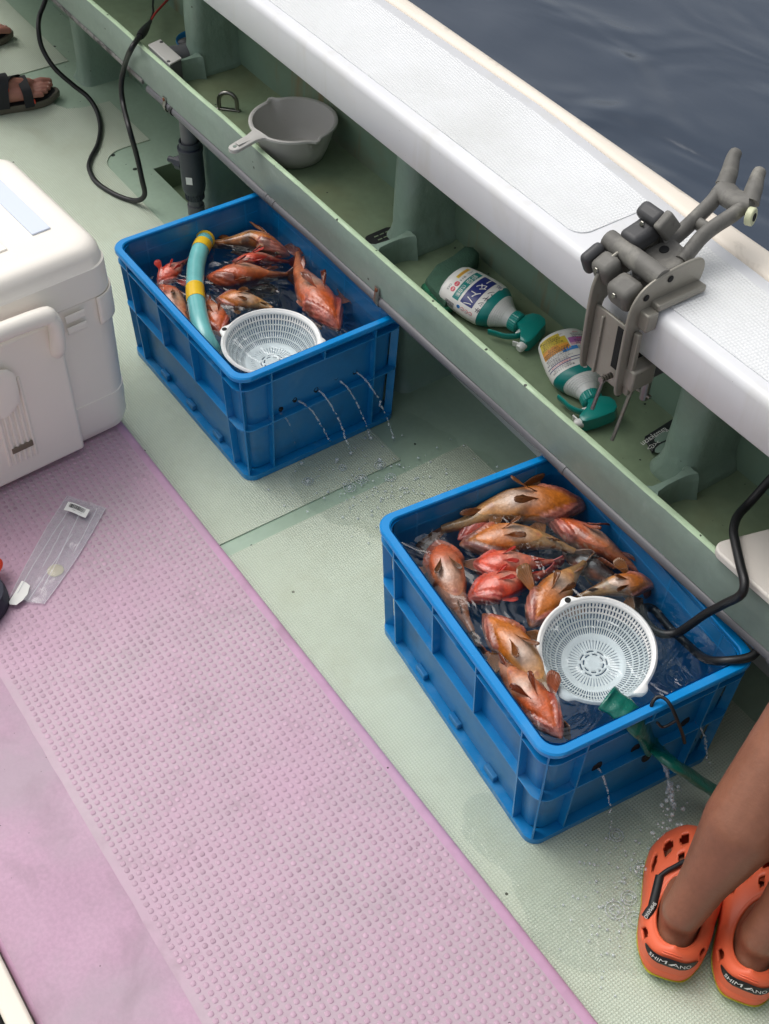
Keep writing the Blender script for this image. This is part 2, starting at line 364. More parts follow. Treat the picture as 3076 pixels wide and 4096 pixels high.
M['cratewater'] = water_mat('crate_water', (.84, .90, .93), 9, .5, .03, .01, .04, (.03, .06, .09), ior=1.6)
M['puddle'] = water_mat('deck_water', (.95, .96, .955), 60, .35, .004, .05, ior=1.5)
M['jet'] = water_mat('water_jet', (.96, .98, 1.0), 300, .5, .004, .03, .22, (.9, .93, .96), ior=1.8)  # white diffuse share paints highlights into the jets and drops
g = NG('bag_film')
_t = g.n('ShaderNodeBsdfTransparent'); _t.inputs[0].default_value = (.97, .97, .98, 1)
_g = g.n('ShaderNodeBsdfGlossy'); _g.inputs['Roughness'].default_value = .12
_d = g.n('ShaderNodeBsdfDiffuse'); _d.inputs[0].default_value = (.8, .8, .84, 1)
_nb = g.bump(g.noise(22, 3, dist=1.2), .25, .004); g.l(_nb, _g.inputs['Normal'])
_m = g.n('ShaderNodeMixShader'); _m.inputs[0].default_value = .20; g.l(_t.outputs[0], _m.inputs[1]); g.l(_d.outputs[0], _m.inputs[2])
_m2 = g.n('ShaderNodeMixShader'); _fr = g.n('ShaderNodeLayerWeight', i_Blend=.5); g.l(_nb, _fr.inputs['Normal']); g.l(g.math('ADD', .05, g.math('MULTIPLY', g.math('POWER', _fr.outputs['Facing'], 4.0), .7)), _m2.inputs[0]); g.l(_m.outputs[0], _m2.inputs[1]); g.l(_g.outputs[0], _m2.inputs[2])
g.l(_m2.outputs[0], g.out.inputs['Surface']); M['film'] = g.m
g = NG('bag_fold'); _t = g.n('ShaderNodeBsdfTransparent'); _d = g.n('ShaderNodeBsdfDiffuse'); _d.inputs[0].default_value = (.9, .9, .94, 1); _m = g.n('ShaderNodeMixShader'); _m.inputs[0].default_value = .6
g.l(_t.outputs[0], _m.inputs[1]); g.l(_d.outputs[0], _m.inputs[2]); g.l(_m.outputs[0], g.out.inputs['Surface']); M['filmfold'] = g.m
# sea
g = NG('sea_water')
n1 = g.n('ShaderNodeMapping'); n1.inputs['Scale'].default_value = (1.0, 2.0, 1); n1.inputs['Rotation'].default_value = (0, 0, R(38)); g.l(g.co.outputs['Object'], n1.inputs['Vector'])
h1 = g.noise(.9, 2, .42, n1.outputs[0], 1.1); h2 = g.noise(4.0, 2, .45, n1.outputs[0], .6)
h3 = g.noise(11, 2, .5, n1.outputs[0], .5)
bb = g.bump(h1, .9, .085, g.bump(h2, .3, .007, g.bump(h3, .15, .0012)))
b = g.bsdf(Base_Color=S(56, 66, 80), Roughness=.12, Specular_IOR_Level=.5, IOR=1.33); g.l(bb, b.inputs['Normal']); M['sea'] = g.m
def solidcol(name, rgb, rough=.4): return mat(name, S(*rgb), rough, vary=None)

def text_mesh(body, size):
    cu = bpy.data.curves.new('txt', 'FONT'); cu.body = body; cu.size = size; cu.align_x = 'CENTER'; cu.align_y = 'CENTER'; cu.resolution_u = 2
    ob = bpy.data.objects.new('txt', cu); me = bpy.data.meshes.new_from_object(ob)
    vs = [tuple(v.co) for v in me.vertices]; fs = [tuple(p.vertices) for p in me.polygons]
    bpy.data.objects.remove(ob); bpy.data.curves.remove(cu); bpy.data.meshes.remove(me)
    return vs, fs

# ================================================================== THE SETTING
X0, X1 = -6.5, 1.9
# ---- sea
sea = MB().add([(-150, .2, -.55), (150, .2, -.55), (150, 300, -.55), (-150, 300, -.55)], [(0, 1, 2, 3)]).build('sea', M['sea'], smooth=0); struct(sea)

# ---- deck with a drain well beside the valve
wx0, wx1, wy0, wy1, wd = -2.70, -2.30, -.055, .085, -.075
xs = [X0, wx0, wx1, X1]; ys = [-2.6, wy0, wy1, .145]
mb = MB(); vs = [(x, y, 0) for x in xs for y in ys]; fs = []
for i in range(3):
    for j in range(3):
        if i == 1 and j == 1: continue
        fs.append((i*4+j, (i+1)*4+j, (i+1)*4+j+1, i*4+j+1))
mb.add(vs, fs)
deck = mb.build('deck', M['deck'], smooth=0); struct(deck)
mb = MB(); i_ = .012
top = [(wx0, wy0, -.0005), (wx1, wy0, -.0005), (wx1, wy1, -.0005), (wx0, wy1, -.0005)]
bot = [(wx0+i_, wy0+i_, wd), (wx1-i_, wy0+i_, wd), (wx1-i_, wy1-i_, wd), (wx0+i_, wy1-i_, wd)]
mb.loft([[Vector(p) for p in top], [Vector(p) for p in bot]], cap1=True)
mb.build('drain_well', M['shelf'], deck, smooth=0)
mb = MB().box((-2.47, .0, wd+.006), (.07, .10, .008), .2)
mb.build('rusty_plate', M['rust'], deck, bevel=.002)

def panel(name, poly, z0, z1, m, parent):
    bm = bmesh.new(); vsb = [bm.verts.new((x, y, z1)) for x, y in poly]; vst = [bm.verts.new((x, y, z0)) for x, y in poly]
    n = len(poly)
    from mathutils.geometry import tessellate_polygon
    for t3 in tessellate_polygon([[Vector((x, y, 0)) for x, y in poly]]):
        try: bm.faces.new([vsb[i] for i in t3])
        except ValueError: pass
    for k in range(n): bm.faces.new((vst[k], vst[(k+1) % n], vsb[(k+1) % n], vsb[k]))
    bmesh.ops.recalc_face_normals(bm, faces=bm.faces)
    me = bpy.data.meshes.new(name); bm.to_mesh(me); bm.free(); me.materials.append(m)
    o = bpy.data.objects.new(name, me); COL.objects.link(o); o.parent = parent; return o
def notch(xa, xb, yt, yb, r=.06, n=6):
    """path along +x that dips from yt to yb between xa and xb with rounded inner corners"""
    out = [(xa, yt)]
    for k in range(n+1):
        a = math.pi + math.pi/2*k/n; out.append((xa+r+r*math.cos(a), yb+r+r*math.sin(a)))
    for k in range(n+1):
        a = 1.5*math.pi + math.pi/2*k/n; out.append((xb-r+r*math.cos(a), yb+r+r*math.sin(a)))
    out.append((xb, yt)); return out
YB = -2.3
panel('nonskid_panel', [(X0, YB), (-3.44, YB), (-3.44, .012), (X0, .012)], .0, .0035, M['panel'], deck)
path = [(-3.40, -.14)] + [(-3.20, -.145), (-3.155, -.125), (-3.135, -.08), (-3.126, .010)] + notch(-2.85, -2.16, .010, -.165, .085) + notch(-1.78, -1.272, .010, -.15, .07)[:-8] + [(-1.272, -.15)]
panel('nonskid_panel', [(-3.40, YB), (-1.272, YB)] + path[::-1], .0, .0035, M['panel'], deck)
path = [(-1.232, .010)] + notch(-.88, -.38, .010, -.15, .07) + [(X1, .010)]
panel('nonskid_panel', [(-1.232, YB), (X1, YB)] + path[::-1], .0, .0035, M['panel'], deck)

# ---- bulwark: inner wall, shelf, lip, pillars, gunwale cap, strake, hull side
bul = empty('bulwark'); struct(bul)
NX = 90; XS = [X0 + (X1-X0)*k/NX for k in range(NX+1)]
def sweep(sec, name, m, parent=bul, smooth=35, amp=0., seed=0, close=True, xs=XS):
    rings = []
    for x in xs:
        ring = []
        for k, (y, z) in enumerate(sec(x)):
            d = Vector((0, 0, 0))
            if amp: d = Vector((0, mnoise.noise((x*5, y*9+seed, z*9)), mnoise.noise((x*5+40, y*9, z*9+seed))))*amp
            ring.append(Vector((x, y, z)) + d)
        rings.append(ring)
    return MB().loft(rings, close=close, cap0=close, cap1=close).build(name, m, parent, smooth=smooth)
sweep(lambda x: [(.14, -.02), (.142, .384), (.17, .384), (.17, -.02)], 'lower_wall', M['wall'], amp=.002)
sweep(lambda x: [(.117, .39), (.125, .52), (.135, .735), (.17, .735), (.17, .39)], 'inner_wall', M['wall'], amp=.003, seed=3)
sweep(lambda x: [(-.098, .385), (-.098, .400), (.0, .401), (.10, .401), (.122, .408), (.122, .385)], 'shelf', M['shelf'], amp=.0015, seed=5)
sweep(lambda x: [(-.112, .362), (-.1125, .41), (-.112, .452), (-.108, .459), (-.100, .459), (-.096, .452), (-.094, .405), (-.098, .362)], 'shelf_lip', M['lip'], amp=.0022, seed=9)
XF = [X0 + (X1-X0)*k/420 for k in range(421)]
sweep(lambda x: [(-.110 + .001*mnoise.noise((x*60, 0, 0)), .4585), (-.108, .4612+.001*mnoise.noise((x*80, 4, 0))), (-.1035, .4622), (-.099, .4612), (-.0968 + .0012*mnoise.noise((x*70, 9, 0)), .4585)], 'lit_worn_edge', M['lipedge'], amp=.0018, seed=9, xs=XF)

PX = [-4.25, -3.30, -2.478, -1.512, -.628, .28]
for xc in PX:
    rings = []
    zs = [-.01, .004, .012, .03, .06, .12, .2, .28, .36, .395, .405, .415, .43, .45, .48, .53, .6, .67, .74]
    for z in zs:
        fl = .016*max(0, 1-z/.05)**2 if z < .2 else .018*max(0, 1-abs(z-.402)/.055)**2
        lean = .01*sm((z-.4)/.34)
        ring = []
        for x, y in rrect(.040+fl, .085+fl*.5, .030, 7, xc, .078+lean-fl*.3):
            p = Vector((x, y, z)); nz = mnoise.noise((p*16)+Vector((xc*7, 0, 0)))*.0028 + mnoise.noise(p*45)*.0009
            dr = Vector((x-xc, y-.07, 0)).normalized(); ring.append(p + dr*nz)
        rings.append(ring)
    MB().loft(rings).build('pillar', M['pillar'], bul, smooth=60)
    xw = xc+.04
    prof = [(-.034, -.098), (-.016, -.088), (-.010, -.060), (-.010, -.035), (-.016, -.012), (-.03, .004), (.03, .004), (.016, -.012), (.010, -.035), (.010, -.060), (.016, -.088), (.034, -.098)]
    rings = []
    for z, s in ((.395, 1.0), (.41, .85), (.44, .7), (.452, .66), (.4585, .5)):
        rings.append([Vector((xw + p[0]*s + .002*mnoise.noise((p[1]*40, z*30, xc)), p[1], z)) for p in prof])
    MB().loft(rings, cap1=True).build('gusset', M['pillar'], bul, smooth=60)
GY = [(-6.5, .158), (-1.24, .154), (-.93, .133), (-.72, .116), (-.5, .104), (1.9, .06)]
FY = [(-6.5, -.092), (-1.9, -.096), (-1.3, -.101), (-.5, -.112), (1.9, -.12)]
OY = [(-6.5, .214), (-1.8, .208), (-1.06, .192), (-.69, .184), (1.9, .15)]
def capsec(x):
    f, gg = pl(x, FY), pl(x, GY); r = .017
    s = [(f+.004, .7205), (f, .726), (f, .817-r)]
    for k in range(1, 6): a = math.pi - math.pi/2*k/5; s.append((f+r+r*math.cos(a), .817-r+r*math.sin(a)))
    s += [(gg-.006, .8185), (gg, .813), (gg, .7205)]
    return s
capo = sweep(capsec, 'gunwale_cap', M['cap'], smooth=50)
def strake(x):
    gg, o = pl(x, GY)+.004, pl(x, OY)
    return [(gg, .69), (gg, .808), (gg+.005, .815), (gg+.016, .8165), (o-.018, .8155), (o-.006, .811), (o, .80), (o, .72), (o-.012, .69)]
sweep(strake, 'rubbing_strake', M['cream'], smooth=50)
sweep(lambda x: [(pl(x, OY)-.014, .70), (pl(x, OY)-.05, .2), (pl(x, OY)-.12, -.7), (.171, -.7), (.171, .70)][:3], 'hull_side', M['hull'], close=False)
def cappoly(x0, x1, r=.03, n=7):
    out = []
    yi = lambda x: pl(x, FY)+.030; yo = lambda x: pl(x, GY)-.030
    cs = [(x1-r, yo(x1)-r, 0), (x0+r, yo(x0)-r, 90), (x0+r, yi(x0)+r, 180), (x1-r, yi(x1)+r, 270)]
    for i, (cx, cy, a0) in enumerate(cs):
        for k in range(n+1):
            a = R(a0+90*k/n); out.append((cx+r*math.cos(a), cy+r*math.sin(a)))
        if i == 0:
            for k in range(1, 12):
                x = lerp(x1-r, x0+r, k/12); out.append((x, yo(x)))
        if i == 2:
            for k in range(1, 12):
                x = lerp(x0+r, x1-r, k/12); out.append((x, yi(x)))
    return out
for a, b in ((-3.2, -2.35), (-2.27, -.885), (-.835, .45), (.55, 1.8)):
    panel('nonskid_panel', cappoly(a, b), .815, .8193, M['cappanel'], capo)

# ---- pink raised hatch with its studs
hat = tag(empty('deck_hatch', (-.6, -1.0, 0)), 'pink raised deck hatch covered with small square studs', 'hatch')
hx0, hx1, hy0, hy1 = -2.45, 1.3, -1.39, -.640
rings = [r3((hx1-hx0)/2-s, (hy1-hy0)/2-s, .02, z, 4, (hx0+hx1)/2, (hy0+hy1)/2) for s, z in ((.0, .002), (.0, .020), (.002, .0265), (.006, .0295), (.012, .0305))]
MB().loft(rings, cap1=True).build('slab', M['pink'], hat, smooth=50)
PT = .0150
SV = []
ny = int((-.670+1.172)/.0155); nx_ = int((hx1-hx0-.1)/PT)
base8 = rrect(.0048, .0044, .0022, 1)
def stud_mesh(stripe):
    m_ = MB()
    tops = [(p[0]*.84, p[1]*.84) for p in base8]
    m_.loft([[Vector((p[0]*1.06, p[1]*1.06, 0)) for p in base8], [Vector((p[0], p[1], .0008)) for p in base8], [Vector((p[0], p[1], .0012)) for p in tops]], cap1=True)
    if stripe:
        for k in (-1, 0, 1): m_.box((0, k*.0024, .0013), (.0066, .0010, .0006))
    return m_
protos = []
for sflag in (0, 1):
    o = stud_mesh(sflag).build('stud', M['stud'], hat, smooth=50); protos.append(o)
first = [True, True]
allst = []
for i in range(nx_):
    for j in range(ny):
        x = hx0+.05+i*PT; y = -.670 - j*.0155
        if x < -1.72: continue                                   # under the cool box
        d = (Vector((x, y, .03))-CPOS).length
        u_ = (Vector((x, y, .03))-CPOS); dep = u_.dot(_f); px = IW/2+FPX*u_.dot(_r)/dep; py = IH/2-FPX*u_.dot(_u)/dep
        vis = -10 < px < IW+10 and py < IH+10
        allst.append((0 if vis else 1, d, x, y, (i+j) % 2))
allst.sort()
rest = MB(); sm_ = [stud_mesh(0), stud_mesh(1)]
for q, (iv, d, x, y, s) in enumerate(allst):
    jx, jy = x+random.gauss(0, .00025), y+random.gauss(0, .00025)
    if q < 300:
        if first[s]: o = protos[s]; first[s] = False
        else: o = protos[s].copy(); COL.objects.link(o)
        o.location = (jx, jy, .0306)
    else:
        rest.add([(v[0]+jx, v[1]+jy, v[2]+.0306) for v in sm_[s].v], sm_[s].f)
stuff(rest.build('studs', M['stud'], hat, smooth=50))
mbw = MB(); NW = 90; ea = []; eb = []
for k in range(NW+1):
    x = lerp(hx0+.03, hx1-.03, k/NW); ea.append((x, -.6625+.0015*mnoise.noise((x*30, 0, 0)), .0309)); eb.append((x, -1.170+.003*mnoise.noise((x*22, 5, 0)), .0309))
mbw.add(ea+eb, [(k, NW+1+k, NW+2+k, k+1) for k in range(NW)]).build('worn_field', M['worn'], hat, smooth=0)
MB().add([(p[0], p[1]-.0004, .03088) for p in eb]+[(p[0], -1.380, .03088) for p in eb], [(k, NW+1+k, NW+2+k, k+1) for k in range(NW)]).build('smooth_field', M['pinkdark'], hat, smooth=0)
# cream coaming and dark rubber beyond the hatch
co = tag(empty('hatch_coaming', (-.5, -1.42, 0)), 'cream coaming strip with black rubber seal along hatch corner', 'coaming')
MB().box((-.55, -1.411, .030), (3.8, .038, .060)).build('coaming_strip', M['cream'], co, bevel=.006)
MB().box((-.55, -1.445, .020), (3.8, .026, .040)).build('rubber_seal', M['black'], co, bevel=.005)

# ---- thin water lying on the deck
def blob(name, c, rx, ry, rz, z, seed, n=72):
    cx, cy = c; vs = []
    for k in range(n):
        a = 2*math.pi*k/n
        rr = 1 + .28*mnoise.noise((math.cos(a)*1.4+seed, math.sin(a)*1.4, 0)) + .13*mnoise.noise((math.cos(a)*4, math.sin(a)*4+seed, 2)) + .06*mnoise.noise((math.cos(a)*11, math.sin(a)*11+seed, 7))
        x, y = rx*rr*math.cos(a), ry*rr*math.sin(a)
        vs.append((cx+x*math.cos(rz)-y*math.sin(rz), cy+x*math.sin(rz)+y*math.cos(rz), z))
    o = MB().add(vs, [tuple(range(n))]).build(name, M['puddle'], smooth=0); struct(o); return o
p = at(1560, 1900, .006); blob('puddle', (p.x, p.y), .26, .20, .4, .0062, 3)
p = at(2480, 3480, .006); blob('puddle', (p.x, p.y-.02), .26, .16, .3, .0066, 11)

# ================================================================== CRATES
CL, CW, CHH, CT = .60, .4408, .3233, .0147
def crate(pose, label):
    x, y, th = pose
    e = tag(empty('fish_crate', (x, y, .004), th, world=False), label, 'crate', 'blue fish crates on the deck')
    hx, hy = CL/2, CW/2
    ins = lambda z: CT*(1-z/CHH)
    H = CHH-.004
    mb = MB()
    mb.loft([r3(hx-.021-ins(z), hy-.021-ins(z), .030, z, 7) for z in (H-.006, .16, .012)], cap1=True)
    mb.loft([r3(hx-.018-ins(z), hy-.018-ins(z), .027, z, 7) for z in (H-.002, .16, .03, .018)], cap1=True)
    mb.build('crate_body', M['blue'], e, smooth=50)
    prof = [(.0, H-.011), (.0, H-.003), (.0025, H), (.0155, H), (.018, H-.003), (.018, H-.014), (.0205, H-.014), (.0205, H-.009)]
    MB().loft([r3(hx-i, hy-i, .038-i*.6, z, 8) for i, z in prof], wrap=True).build('rim', M['bluerim'], e, smooth=40)
    for z, t, ex in ((.281, .0032, .002), (.158, .0034, .002), (.0075, .015, .0)):
        i0, i1 = ins(z)+ex, ins(z)+.0212
        MB().loft([r3(hx-i, hy-i, .036-i*.6, zz, 8) for i, zz in ((i1, z-t/2), (i0, z-t/2), (i0, z+t/2), (i1, z+t/2))], wrap=True).build('horizontal_rib', M['bluerib'], e, smooth=40)
    def vrib(px_, py_, nx, ny, z0, z1, dep=.0195):
        # a thin fin standing on the wall at (px_, py_) pointing along (nx, ny)
        rings = []
        for z in (z0, z1):
            o = ins(z)+.0018
            tx, ty = -ny, nx
            cx, cy = px_-nx*o, py_-ny*o
            rings.append([Vector((cx+tx*.0018, cy+ty*.0018, z)), Vector((cx-tx*.0018, cy-ty*.0018, z)), Vector((cx-tx*.0022-nx*dep, cy-ty*.0022-ny*dep, z)), Vector((cx+tx*.0022-nx*dep, cy+ty*.0022-ny*dep, z))])
        MB().loft(rings, cap0=True, cap1=True).build('vertical_rib', M['bluerib'], e, smooth=0)
    for sy in (-1, 1):
        for xx in (-.222, .222): vrib(xx, sy*hy, 0, sy, .012, H-.008)
        for xx in (-.075, .075): vrib(xx, sy*hy, 0, sy, .158, H-.008)
    for sx in (-1, 1):
        for yy in (-.135, .135): vrib(sx*hx, yy, sx, 0, .012, H-.008)
        vrib(sx*hx, 0, sx, 0, .281, H-.008)
    q = .0115
    for sx in (-1, 1):
        for sy in (-1, 1): vrib(sx*(hx-q), sy*(hy-q), sx*.7071, sy*.7071, .012, H-.008, .018)
    # small moulded clips on the lower flange of the long sides
    for sy in (-1, 1):
        for xx in (-.13, .0, .13):
            MB().box((xx, sy*(hy-.011-CT), .024), (.034, .012, .014)).build('clip', M['blue'], e, bevel=.002)
    return e
C1 = (-1.6837, -.2812, .0019); C2 = (-.5872, -.2933, -.1078)
crate1 = crate(C1, 'blue crate of fish nearest the white cool box with hose inside')
crate2 = crate(C2, 'blue crate of fish in front, beside the orange clogs')
def cw(pose, lx, ly, z):
    x, y, th = pose; return Vector((x+lx*math.cos(th)-ly*math.sin(th), y+lx*math.sin(th)+ly*math.cos(th), z))
def cratewater(pose, z, label):
    vs = []; N = 40; hx, hy = CL/2-.0205, CW/2-.0205
    o = MB().add([cw(pose, a, b, z) for a, b in rrect(hx-.001, hy-.001, .026, 6)], [tuple(range(28))]).build('crate_water', M['cratewater'], smooth=0)
    tag(o, label, 'water'); return o
WZ1, WZ2 = .250, .281
cratewater(C1, WZ1, 'still seawater filling the crate with the turquoise hose')
cratewater(C2, WZ2, 'seawater filling the front crate around the floating strainer')

# holes burnt in the near short side, and the water running out of them
def on_short(pose, px, py, off):
    """point of the photograph on the +x face of a crate"""
    x, y, th = pose; n = Vector((math.cos(th), math.sin(th), 0)); p0 = cw(pose, CL/2-.021-CT*.35+off, 0, 0)
    d = ray(px, py); t = (p0-CPOS).dot(n)/d.dot(n); return CPOS+d*t
def holes(pose, crt, pxs, rr):
    x, y, th = pose
    for (px, py) in pxs:
        c = on_short(pose, px, py, .0005); mb = MB(); n = 12; vs = []
        tx = Vector((-math.sin(th), math.cos(th), 0))
        outl = []
        for k in range(n):
            a = 2*math.pi*k/n; r_ = rr*(1+.35*mnoise.noise((math.cos(a)*2+px, math.sin(a)*2, 0)))
            outl.append(tx*r_*math.cos(a) + Vector((0, 0, r_*1.25*math.sin(a))))
        nn = Vector((math.cos(th), math.sin(th), 0))
        im = crt.matrix_world.inverted() if False else (Matrix.Translation((x, y, .004)) @ Matrix.Rotation(th, 4, 'Z')).inverted()
        mb.loft([[im @ (c+o+nn*.0002) for o in outl], [im @ (c+o*.9+nn*.0018) for o in outl], [im @ (c+o*.45+nn*.0012) for o in outl]], cap1=True)
        mb.build('drain_hole', M['hole'], crt, smooth=40)
zz = lambda q, o=(440, 740), s=1.3842: (o[0]+q[0]/s, o[1]+q[1]/s)
H1 = [(950, 1135), (1085, 1090), (1210, 1000), (1360, 940), (1022, 1188), (1140, 1132), (1250, 1063), (1355, 1032), (945, 1240)]
holes(C1, crate1, [zz(q) for q in H1], .0065)
zc2 = lambda q: (1480+q[0]/1.0407, 1780+q[1]/1.0407)
H2 = [(945, 1335), (1105, 1260), (1150, 1300), (1335, 1235), (1310, 1150), (965, 1505)]
holes(C2, crate2, [zc2(q) for q in H2], .011)

def jet(p0, p1, hgt, seed, r=.0023, n=30, breakup=.5):
    """falling string of water from p0 to p1; the lower part breaks into beads"""
    rnd = random.Random(seed); mb = MB()
    pts = []
    for k in range(n+1):
        t = k/n; p = Vector(p0).lerp(Vector(p1), t); p.z = p0[2] + (p1[2]-p0[2])*(.25*t+.75*t*t)
        p += Vector((rnd.gauss(0, .0011), rnd.gauss(0, .0011), 0))*(t+.2); pts.append(p)
    kb = int(n*breakup)
    rad = [r*(.75+.55*rnd.random())*(1-.3*k/n) for k in range(kb+1)]; rad[-1] = r*.2
    mb.tube(pts[:kb+1], rad, 7)
    k = kb+1
    while k <= n:
        if rnd.random() < .8:
            rb = r*(.5+.8*rnd.random()); ln = rb*(1+1.6*rnd.random()); dirn = (pts[k]-pts[k-1]).normalized()
            rg = [(pts[k]-dirn*ln*math.cos(math.pi*j/6), rb*math.sin(math.pi*j/6)+1e-5) for j in range(7)]
            mb.tube([a for a, _ in rg], [b for _, b in rg], 7)
        k += 1
    return mb
J1 = [((945, 1268), (1035, 1462)), ((1042, 1196), (1236, 1466)), ((1155, 1138), (1335, 1480)), ((1272, 1085), (1442, 1402)), ((1368, 1038), (1570, 1395))]
ordn = ['leftmost', 'second from the left', 'middle', 'fourth from the left', 'rightmost']
for k, (a, b) in enumerate(J1):
    p0 = on_short(C1, *zz(a), .004); pe = at(*zz(b), .02)
    o = jet(p0, (pe.x, pe.y, .02), 0, k+1, breakup=.25 if k == 0 else .5).build('water_jet', M['jet'], smooth=60)
    tag(o, 'thin jet of water from cool-box-side crate, %s of the five' % ordn[k], 'water jet', 'water jets from crate holes')
J2 = [((950, 1345), (1005, 1600), 'thin broken jet below the scorched hole of the front crate'), ((1195, 1270), (1262, 1500), 'thick water string running under the green hose'), ((1355, 1150), (1405, 1330), 'faint thin jet by the knee, right of the green hose')]
for k, (a, b, lab) in enumerate(J2):
    p0 = on_short(C2, *zc2(a), .004); pe = at(*zc2(b), .05 if k else .02)
    o = jet(p0, (pe.x, pe.y, pe.z), 0, 20+k, r=.0045 if k == 1 else .0023, breakup=.6 if k == 1 else .4).build('water_jet', M['jet'], smooth=60)
    tag(o, lab, 'water jet', 'water jets from crate holes')
# splashes: droplets in the air and on the deck
mb = MB(); rnd = random.Random(5)
def drop(c, r):
    mb.lathe([(max(1e-4, r*math.sin(math.pi*j/6)), c[2]+r*math.cos(math.pi*j/6)*.8) for j in range(7)], 8, Matrix.Translation((c[0], c[1], 0)))
for q in ((2690, 3290), (2720, 3240), (2650, 3340), (2735, 3175), (2700, 3230), (2610, 3400), (2590, 3460), (2670, 3300), (2640, 3310), (2745, 3215), (2625, 3365), (2700, 3300), (2720, 3280)):
    p = at(q[0]+rnd.gauss(0, 8), q[1]+rnd.gauss(0, 8), .05); drop(p, .0016+.0034*rnd.random())
for i in range(150):
    p = at(2480+rnd.gauss(0, 110), 3560+rnd.gauss(0, 150), .008); drop((p.x, p.y, .007), .0012+.0022*rnd.random())
for i in range(170):
    p = at(1560+rnd.gauss(0, 190), 1950+rnd.gauss(0, 90), .008); drop((p.x, p.y, .007), .0012+.0022*rnd.random())
for q in ((762, 525), (1055, 495), (812, 670), (1160, 725), (1255, 650), (1412, 540), (1408, 495), (1170, 440), (1335, 315), (1522, 310)):
    p = at(840+q[0]/2.076, 1600+q[1]/2.076, .012); drop((p.x, p.y, .012), .005)
for k in range(46):
    t = rnd.random(); q = (lerp(2700, 2585, t)+rnd.gauss(0, 16+26*t), lerp(3150, 3480, t)+rnd.gauss(0, 16)); p = at(q[0], q[1], lerp(.10, .02, t)); drop(p, .0014+.0034*rnd.random()**2)
def ripple(px, py, r_):
    c = at(px, py, .0075)
    for f in (1, .55):
        mb.tube([(c.x+r_*f*math.cos(2*math.pi*k/24), c.y+r_*f*math.sin(2*math.pi*k/24), .0072) for k in range(25)], .0011, 6, caps=False)
for q in ((2572, 3480), (2515, 3590), (2460, 3640), (2610, 3560), (2465, 3340), (2540, 3680)): ripple(*q, .010+.008*rnd.random())
for q in ((812, 675), (1160, 725), (1412, 540), (1255, 655), (1100, 560), (1500, 640)): ripple(840+q[0]/2.076, 1600+q[1]/2.076, .008+.008*rnd.random())
stuff(tag(mb.build('water_drops', M['jet'], smooth=60), 'water droplets splashing on the deck below both crates', 'water drops'))

# ================================================================== FISH
G1, G2 = 'fish in the cool-box-side crate', 'fish in the front crate'
def mixc(a, b, t): t = max(0., min(1., t)); return tuple(a[i]+(b[i]-a[i])*t for i in range(3))
PAL = {
 'ochre': dict(breast=S(222, 124, 34), belly=S(226, 162, 92), pale=S(226, 200, 184), side=S(190, 112, 34), back=S(86, 54, 26), spot=S(216, 192, 150), gill=S(150, 66, 58), gill2=S(216, 142, 126), fin=S(176, 104, 44), fin2=S(76, 48, 30)),
 'orange': dict(breast=S(228, 104, 48), belly=S(226, 136, 88), pale=S(228, 184, 158), side=S(202, 94, 40), back=S(94, 44, 28), spot=S(216, 180, 148), gill=S(164, 58, 50), gill2=S(232, 138, 118), fin=S(190, 92, 50), fin2=S(70, 38, 30)),
 'brown': dict(breast=S(218, 104, 58), belly=S(212, 136, 98), pale=S(222, 184, 162), side=S(180, 90, 46), back=S(72, 40, 28), spot=S(204, 176, 142), gill=S(158, 74, 64), gill2=S(222, 152, 134), fin=S(156, 104, 66), fin2=S(56, 38, 30)),
 'red': dict(breast=S(244, 84, 48), belly=S(246, 134, 104), pale=S(244, 176, 156), side=S(234, 64, 44), back=S(156, 40, 34), spot=S(236, 152, 134), gill=S(196, 48, 46), gill2=S(248, 146, 128), fin=S(236, 84, 66), fin2=S(180, 50, 46)),
}
AW = [(0, .012), (.03, .036), (.08, .068), (.16, .108), (.24, .138), (.32, .150), (.36, .146), (.45, .146), (.56, .128), (.68, .092), (.8, .058), (.92, .037), (1, .030)]
HB = [(0, .012), (.03, .032), (.08, .056), (.16, .088), (.26, .120), (.36, .135), (.5, .128), (.62, .098), (.72, .07), (.82, .05), (.92, .04), (1, .038)]
POSE = [None]
def inside(q, m=.0235):
    x, y, th = POSE[0]; dx, dy = q.x-x, q.y-y; c, s = math.cos(th), math.sin(th); lx, ly = dx*c+dy*s, -dx*s+dy*c
    k = CT*(1-max(0., q.z)/CHH); hx, hy = CL/2-m-k, CW/2-m-k; lx = max(-hx, min(hx, lx)); ly = max(-hy, min(hy, ly))
    return Vector((x+lx*c-ly*s, y+lx*s+ly*c, max(q.z, .03)))
